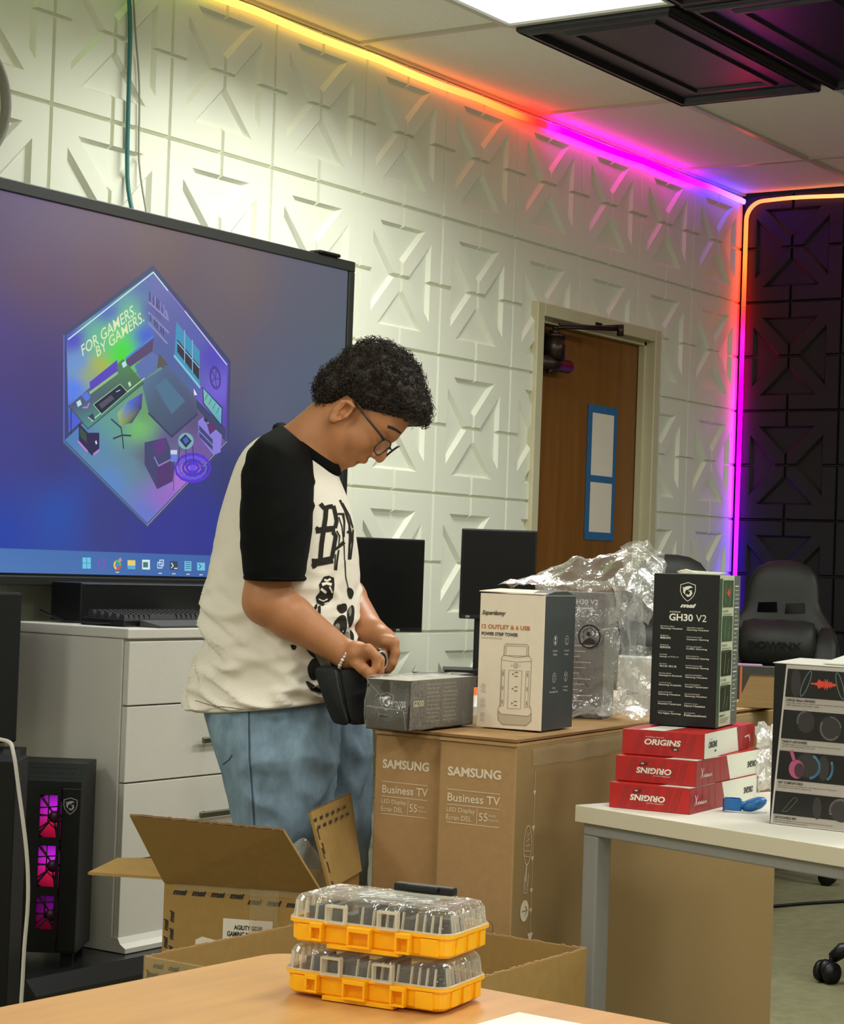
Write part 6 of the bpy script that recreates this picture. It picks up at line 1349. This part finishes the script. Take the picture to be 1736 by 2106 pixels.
# collar band
cb_ = []
c0 = ring((574, 876), (693, 968), .060, e=2.0)
mb = MB(); pts = []
for k in range(48): a = 2*PI*k/48; pts.append(loc(c0[0]+Vector(c0[1])*math.cos(a)+Vector(c0[2])*math.sin(a)))
mb.tube(pts, .0125, 8, close=True, flat=.55); mb.build('collar', M_sleeve, shirt)
def sleeve_wr(p, t, a): return .0035*nz(p, 9)+.005*max(0, 1-abs(nz(Vector((a*1.2, p.z*20+math.sin(a), 3)), 1))*3)*t*(1-t)*3
def sring(l, r, D, hd, lean=0.0, e=2.2):
    L_, R_2 = at(*l, D), at(*r, D); return ((L_+R_2)/2, (R_2-L_)/2, sdv*hd, e)
sleeve = [sring((580, 874), (634, 920), 3.90, .045), sring((556, 886), (642, 945), 3.875, .066), sring((530, 903), (647, 972), 3.850, .082), sring((511, 935), (648, 1002), 3.825, .090), sring((500, 985), (645, 1036), 3.800, .090), sring((496, 1045), (640, 1078), 3.778, .085), sring((497, 1110), (634, 1128), 3.762, .079), sring((502, 1170), (629, 1176), 3.750, .074), sring((504, 1187), (627, 1190), 3.748, .073)]
slv = loft_rings(sleeve, 'sleeve', M_sleeve, person, sleeve_wr, capA=True)
lp = [Vector(v) for v in sleeve[-1][:3]]; mb = MB(); pts = [loc(lp[0]+lp[1]*math.cos(2*PI*k/40)*.985+lp[2]*math.sin(2*PI*k/40)*.985) for k in range(40)]; mb.tube(pts, .0045, 6, close=True); mb.build('cuff', M_sleeve, slv)
far = [sring((600, 890), (650, 930), 4.02, .05), sring((585, 915), (672, 965), 4.05, .075), sring((575, 960), (690, 1005), 4.09, .085), sring((590, 1050), (704, 1070), 4.11, .08), sring((618, 1120), (716, 1130), 4.115, .074), sring((628, 1165), (722, 1165), 4.12, .072)]
loft_rings(far, 'sleeve', M_sleeve, person, sleeve_wr, capA=True)
# hem of the shirt: a band turned up at the bottom
lp = [Vector(v) for v in torso[-1][:3]]
def se(a, e): c, s = math.cos(a), math.sin(a); return math.copysign(abs(c)**(2/e), c), math.copysign(abs(s)**(2/e), s)
mb = MB(); pts = []
for k in range(72): x, y = se(2*PI*k/72, 2.3); pts.append(loc(lp[0]+lp[1]*x+lp[2]*y)+Vector((0, 0, .001)))
mb.tube(pts, .0050, 6, close=True); mb.build('hem', M_shirt, shirt)
# ---- jeans
def den_wr(p, t, a):
    g = nz(Vector((a*1.1, p.z*13+math.sin(a), 1.0)), 1.0); return .004*nz(p, 8)+.011*max(-.2, 1-abs(g)*2.6)*max(0, min(1, (t-.05)*6))*(.5+.5*math.sin(a*1.0+1))
hipz = [ring((424, 1385), (682, 1385), .130, e=2.2), ring((424, 1440), (682, 1440), .135), ring((436, 1485), (680, 1482), .135), ring((470, 1520), (660, 1515), .11)]
jn = loft_rings(hipz, 'jeans', M_denim, person, None, True, True)
near = [sring((420, 1390), (690, 1388), 3.905, .10), sring((416, 1445), (694, 1440), 3.890, .108), sring((430, 1505), (692, 1500), 3.875, .112), sring((448, 1560), (690, 1555), 3.866, .110), sring((463, 1612), (684, 1608), 3.862, .106), sring((476, 1670), (676, 1665), 3.860, .100), sring((486, 1740), (664, 1740), 3.862, .096), sring((497, 1900), (652, 1900), 3.868, .088), sring((505, 2100), (640, 2100), 3.875, .082), sring((508, 2290), (632, 2290), 3.88, .078), sring((510, 2375), (634, 2375), 3.88, .078)]
leg1 = loft_rings(near, 'jeans_leg', M_denim, jn, den_wr, True, True, sub=12)
farl = [sring((560, 1400), (740, 1400), 4.02, .075), sring((566, 1470), (752, 1470), 4.03, .085), sring((590, 1545), (758, 1540), 4.04, .092), sring((600, 1640), (758, 1640), 4.05, .092), sring((606, 1750), (756, 1750), 4.05, .09), sring((612, 2000), (744, 2000), 4.05, .082), sring((616, 2260), (734, 2260), 4.05, .076), sring((618, 2345), (734, 2345), 4.05, .076)]
leg2 = loft_rings(farl, 'jeans_leg', M_denim, jn, den_wr, True, True)
for (cx, cy, D) in ((590, 2388, 3.87), (690, 2352, 4.05)):
    p = at(cx, cy, D); p.z = 0; q = loc(p); mb = MB(); mb.sm = True; r_ = Vector((rt.x, rt.y, 0)).normalized(); s_ = Vector((sdv.x, sdv.y, 0)).normalized(); rr_2 = []
    for z, l0, l1, wd in ((0, -.10, .165, .044), (.028, -.105, .172, .048), (.055, -.10, .15, .044), (.085, -.085, .07, .04), (.115, -.07, .03, .036)):
        rr_2.append([q+r_*((l0+l1)/2+(l1-l0)/2*math.cos(a))+s_*(wd*math.sin(a))+Vector((0, 0, z)) for a in [2*PI*k/24 for k in range(24)]])
    mb.mesh([v for r in rr_2 for v in r], [(i*24+k, i*24+(k+1) % 24, (i+1)*24+(k+1) % 24, (i+1)*24+k) for i in range(4) for k in range(24)]+[tuple(range(24))[::-1], tuple(96+k for k in range(24))]); mb.build('shoe', mat('dark_shoe', S(40, 40, 42), .6), person)
# lines sewn or printed on the cloth: laid on the mesh where the photograph shows them
bpy.context.view_layer.update()
def tree(o): return BVHTree.FromPolygons([v.co+FOOT for v in o.data.vertices], [tuple(p.vertices) for p in o.data.polygons])
def cast(tr, px, py, off=.0012):
    d = (fw+rt*((px-868)/F_PX)-upv*((py-1053)/F_PX)).normalized(); h = tr.ray_cast(CAM, d)
    if h[0] is None: return None
    n = h[1] if h[1].dot(d) < 0 else -h[1]; return h[0]+n*off-FOOT
def ink(mb, tr, outline, off=.0012, step=2.5):
    """a filled outline in photograph pixels, cut into small pieces and laid on the cloth"""
    bm = bmesh.new(); bm.faces.new([bm.verts.new((x, y, 0)) for x, y in outline]); bmesh.ops.triangulate(bm, faces=bm.faces[:])
    for _ in range(5):
        es = [e for e in bm.edges if e.calc_length() > step*2]
        if not es: break
        bmesh.ops.subdivide_edges(bm, edges=es, cuts=1); bmesh.ops.triangulate(bm, faces=[f for f in bm.faces if len(f.verts) > 3])
    pos = {v: cast(tr, v.co.x, v.co.y, off) for v in bm.verts}; nv = {v: mb.bm.verts.new(p) for v, p in pos.items() if p is not None}
    for f in bm.faces:
        if all(v in nv for v in f.verts):
            q = [nv[v] for v in f.verts]
            if max((a.co-b.co).length for a in q for b in q) < .03: g = mb.bm.faces.new(q); g.smooth = True
    bm.free()
def stroke(mb, tr, pts, w0, w1=None, off=.0012):
    P = [Vector((*p, 0)) for p in pts]; n = len(P); w1 = w0 if w1 is None else w1; L_, R_3 = [], []
    for i in range(n):
        t = (P[min(i+1, n-1)]-P[max(i-1, 0)]).normalized(); nn = Vector((-t.y, t.x, 0))*(w0+(w1-w0)*i/max(1, n-1))/2; L_.append(P[i]+nn); R_3.append(P[i]-nn)
    for i in range(n-1): ink(mb, tr, [tuple(L_[i][:2]), tuple(L_[i+1][:2]), tuple(R_3[i+1][:2]), tuple(R_3[i][:2])], off)
ts = tree(shirt); tb_ = tree(skin)
mb = MB(); stroke(mb, tb_, [(797, 877), (806, 880), (816, 885), (824, 891)], 6.5, 4, off=.0008); mb.build('eyebrow', M_brow, person)
def blob(q):
    n = len(q); out = []
    for i in range(n):
        a, b, c, d = [np.array(q[(i+k) % n], float) for k in (-1, 0, 1, 2)]
        for t in (0, .33, .67): out.append(tuple(.5*((2*b)+(c-a)*t+(2*a-5*b+4*c-d)*t*t+(3*b-a-3*c+d)*t**3)))
    return out
Zc = lambda x, y: (600+x/4.578, 1000+y/4.578)
M_print = mat('charcoal_shirt_print', S(48, 46, 42), .9, spec=.05); M_print2 = mat('grey_shirt_print', S(128, 124, 112), .9, spec=.05)
mb = MB()
for pts, w in (([(268, 165), (300, 205), (345, 195), (385, 190)], 9), ([(322, 200), (315, 300), (300, 400), (280, 540), (268, 680)], 9.5), ([(390, 185), (408, 260), (420, 330), (405, 395)], 8), ([(225, 420), (260, 415), (330, 405), (405, 400)], 12), ([(385, 430), (412, 470), (395, 570), (375, 680)], 8.5), ([(190, 720), (250, 715), (330, 700), (385, 690)], 15), ([(190, 690), (225, 700)], 5), ([(185, 745), (225, 735)], 5), ([(195, 770), (230, 750)], 5), ([(228, 385), (245, 400)], 6)): stroke(mb, ts, [Zc(*p) for p in pts], w)
for pts, w, w1 in (([(430, 262), (465, 262), (492, 262)], 4, 4), ([(480, 262), (492, 330), (490, 480)], 5, 2), ([(420, 420), (448, 470), (440, 560)], 3, 2), ([(405, 600), (440, 570), (490, 525)], 4, 8), ([(520, 440), (545, 400), (560, 480), (540, 560)], 5, 4), ([(450, 130), (500, 230), (540, 360), (545, 480), (535, 690)], 4, 4), ([(475, 160), (540, 280), (575, 400), (570, 520), (550, 690)], 3, 3), ([(440, 290), (470, 380), (490, 560), (495, 700)], 2.2, 1.5), ([(415, 790), (425, 700), (440, 600)], 4, 3), ([(498, 700), (505, 850), (530, 960)], 2, 1.6), ([(410, 640), (400, 790)], 2.5, 2)): stroke(mb, ts, [Zc(*p) for p in pts], w, w1)
pr_ = mb.build('lettering_print', M_print, shirt)
mb = MB()   # brush-drawn figure shapes, kept abstract
for q in ([(255, 930), (300, 850), (345, 840), (395, 860), (400, 930), (385, 1050), (345, 1090), (290, 1130), (235, 1100), (225, 1040), (265, 990)],): ink(mb, ts, [Zc(*p) for p in q])
for q in ([(190, 1190), (225, 1110), (240, 1130), (225, 1170)], [(420, 1130), (470, 1105), (510, 1110), (515, 1170), (470, 1200), (440, 1180)], [(390, 1300), (450, 1220), (505, 1230), (515, 1330), (480, 1420), (450, 1360)], [(520, 1180), (560, 1120), (585, 1150), (580, 1260), (545, 1330), (525, 1260)], [(520, 960), (555, 960), (580, 1000), (560, 1060), (530, 1040)], [(545, 1350), (582, 1400), (580, 1470), (555, 1450)], [(245, 1140), (270, 1130), (265, 1250), (250, 1220)]): ink(mb, ts, blob([Zc(*p) for p in q]))
for q in ([(675, 1325), (690, 1318), (702, 1330), (690, 1345)], [(632, 1372), (648, 1352), (668, 1362), (660, 1392), (640, 1398)], [(625, 1320), (655, 1335), (700, 1372), (690, 1380), (640, 1348)], [(628, 1400), (650, 1412), (668, 1425), (640, 1420)], [(597, 1326), (610, 1328), (604, 1340)]): ink(mb, ts, blob(q))
mb.build('figure_print', M_print, shirt)
mb = MB()
for pts, w in (([(300, 880), (330, 890), (360, 870)], 5), ([(280, 930), (320, 915), (370, 930)], 6), ([(270, 965), (320, 1000)], 5), ([(350, 950), (380, 1000)], 3), ([(250, 1060), (290, 1080), (330, 1060)], 2.5), ([(300, 1110), (350, 1095)], 2)): stroke(mb, ts, [Zc(*p) for p in pts], w, off=.0020)
mb.build('figure_highlight_print', M_shirt, shirt)
mb = MB()
for q in ([(390, 1340), (430, 1290), (450, 1330), (430, 1420), (400, 1380)], [(470, 1430), (520, 1360), (545, 1440), (530, 1510), (480, 1490)], [(530, 1180), (550, 1130), (560, 1180), (545, 1230)]): ink(mb, ts, blob([Zc(*p) for p in q]), .0016)
for q in ([(640, 1330), (668, 1345), (690, 1385), (660, 1370)],): ink(mb, ts, q, .0016)
mb.build('figure_shade_print', M_print2, shirt)
mb = MB(); stroke(mb, ts, [(402, 1441), (440, 1452), (500, 1459), (560, 1458), (620, 1450), (680, 1438)], 1.4); mb.build('hem_stitching', mat('dark_stitch', S(120, 110, 104), .9), shirt)
tj = tree(leg1)
mb = MB(); stroke(mb, tj, [(512, 1462), (514, 1560), (520, 1640), (527, 1760)], 3.0); mb.build('side_seam', M_denimd, leg1)
mb = MB(); stroke(mb, tj, [(509, 1478), (511, 1560), (517, 1640), (524, 1760)], 1.0, off=.002); mb.build('seam_stitching', mat('pale_stitch', S(150, 164, 176), .9), leg1)
mb = MB(); stroke(mb, tj, [(459, 1572), (472, 1562), (478, 1552)], 2.2); mb.build('pocket_seam', M_denimd, leg1)
# ---- bracelet, ring, glasses
M_bead = mat('white_bead', S(232, 224, 218), .25); wc_ = at(717, 1349, 3.732); wa = (wr-el).normalized(); wu = wa.cross(sdv).normalized(); wv = wa.cross(wu)
mb = MB(); mb.sm = True
for k in range(26):
    a = 2*PI*k/26; p = loc(wc_+(wu*math.cos(a)+wv*math.sin(a))*.0285+wa*(.004*math.sin(a))); r_ = .0038 if k % 2 else .0030; mb.lathe([(0, -r_), (r_*.8, -r_*.6), (r_, 0), (r_*.8, r_*.6), (0, r_)], 8, M=Matrix.Translation(p))
mb.build('bracelet', M_bead, person)
M_glass = mat('spectacle_frame', S(26, 25, 24), .35, spec=.6); gl = MB()
def rim(s_):
    return [hl(.0985-.010*abs(math.cos(a))*0+.004-.012*(.5+.5*math.cos(a)*s_*s_)*0, .0185+.0185*math.sin(a), s_*.0335+.0245*math.cos(a)) for a in [2*PI*k/28 for k in range(28)]]
def rimpts(s_): return [hl(.1010+(.006 if s_ < 0 else 0)-.0065*((s_*.0335+.0245*math.copysign(abs(math.cos(a))**.7, math.cos(a)))/.058)**2*1.6+0, .0190+(.011 if s_ < 0 else 0)+.0175*math.copysign(abs(math.sin(a))**.7, math.sin(a)), s_*.0335+.0245*math.copysign(abs(math.cos(a))**.7, math.cos(a))) for a in [2*PI*k/28 for k in range(28)]]
for s_ in (-1, 1):
    gl.tube(rimpts(s_), .0014, 6, close=True)
    gl.tube([hl(.091, .030, s_*.0590), hl(.078, .031, s_*.0665), hl(.040, .030, s_*.0735), hl(.004, .029, s_*.0745)], [.0030, .0024, .0020, .0018], 6)
gl.tube([hl(.1065, .034, -.010), hl(.1055, .031, 0), hl(.1005, .026, .010)], .0014, 6); go = gl.build('glasses', M_glass, person)
for s_ in (-1, 1):
    mb = MB(); mb.poly([p for p in rimpts(s_)]); mb.build('lens', film('lens_glass', .03, (.99, .99, .99), .015, .22), go)
# ---- what the hands hold
M_pouch = mat('black_case_fabric', S(30, 31, 33), .6, spec=.3, bump=.3, bscale=500)
pz_ = thing('headset_case', 'black fabric case held open in the hands of the person', 'case', (0, 0, 0)); pc0 = at(715, 1400, 3.715); pz_.location = pc0
def slab(q, th, m, name, parent, D):
    """rounded slab from four photograph corners at depth D"""
    P4 = [at(*p[:2], p[2])-pc0 for p in q]; n = (P4[1]-P4[0]).cross(P4[3]-P4[0]).normalized()
    if n.dot(fw) > 0: n = -n
    mb = MB(); mb.sm = True; rings = []
    for dz, ins in ((-th/2, .25), (-th*.42, .08), (-th*.2, 0), (th*.2, 0), (th*.42, .08), (th/2, .25)):
        r = []
        for k in range(40):
            a = 2*PI*k/40; u, v = se(a, 5.0); u, v = u*(1-ins*.45), v*(1-ins*.25); u, v = .5+.5*u, .5+.5*v; r.append((P4[0]*(1-u)+P4[1]*u)*(1-v)+(P4[3]*(1-u)+P4[2]*u)*v+n*dz)
        rings.append(r)
    mb.mesh([p for r in rings for p in r], [(i*40+k, i*40+(k+1) % 40, (i+1)*40+(k+1) % 40, (i+1)*40+k) for i in range(5) for k in range(40)]+[tuple(range(40))[::-1], tuple(200+k for k in range(40))]); return mb.build(name, m, parent)
slab([(690, 1376, 3.725), (756, 1366, 3.745), (762, 1488, 3.745), (716, 1492, 3.725)], .036, M_pouch, 'case_shell', pz_, 0)
slab([(646, 1368, 3.740), (702, 1374, 3.715), (722, 1492, 3.715), (688, 1486, 3.738)], .022, M_pouch, 'case_lid', pz_, 0)
mb = MB(); mb.tube(smooth([at(690, 1378, 3.700)-pc0, at(700, 1430, 3.696)-pc0, at(716, 1488, 3.700)-pc0]), .0022, 6); mb.build('zipper', mat('dark_zip', S(60, 60, 60), .4, metal=.4), pz_)
er = thing('earphone_cup', 'small dark ear cup with silver rim between the two hands', 'headset', (0, 0, 0)); ec = at(780, 1358, 3.79); er.location = ec
Mq = Matrix((( rt.x, upv.x, sdv.x), (rt.y, upv.y, sdv.y), (rt.z, upv.z, sdv.z))).to_4x4() @ Matrix.Rotation(R(25), 4, 'Y')
mb = MB(); mb.lathe([(0, .012), (.010, .012), (.014, .008), (.0155, 0), (.014, -.010), (0, -.012)], 22, M=Mq @ Matrix.Diagonal((.95, 1.45, 1, 1))); mb.build('cup', M_blk, er)
mb = MB(); mb.lathe([(.0105, .0115), (.0125, .0128), (.0135, .0105)], 22, M=Mq @ Matrix.Diagonal((.95, 1.45, 1, 1))); mb.build('silver_rim', M_silver, er)
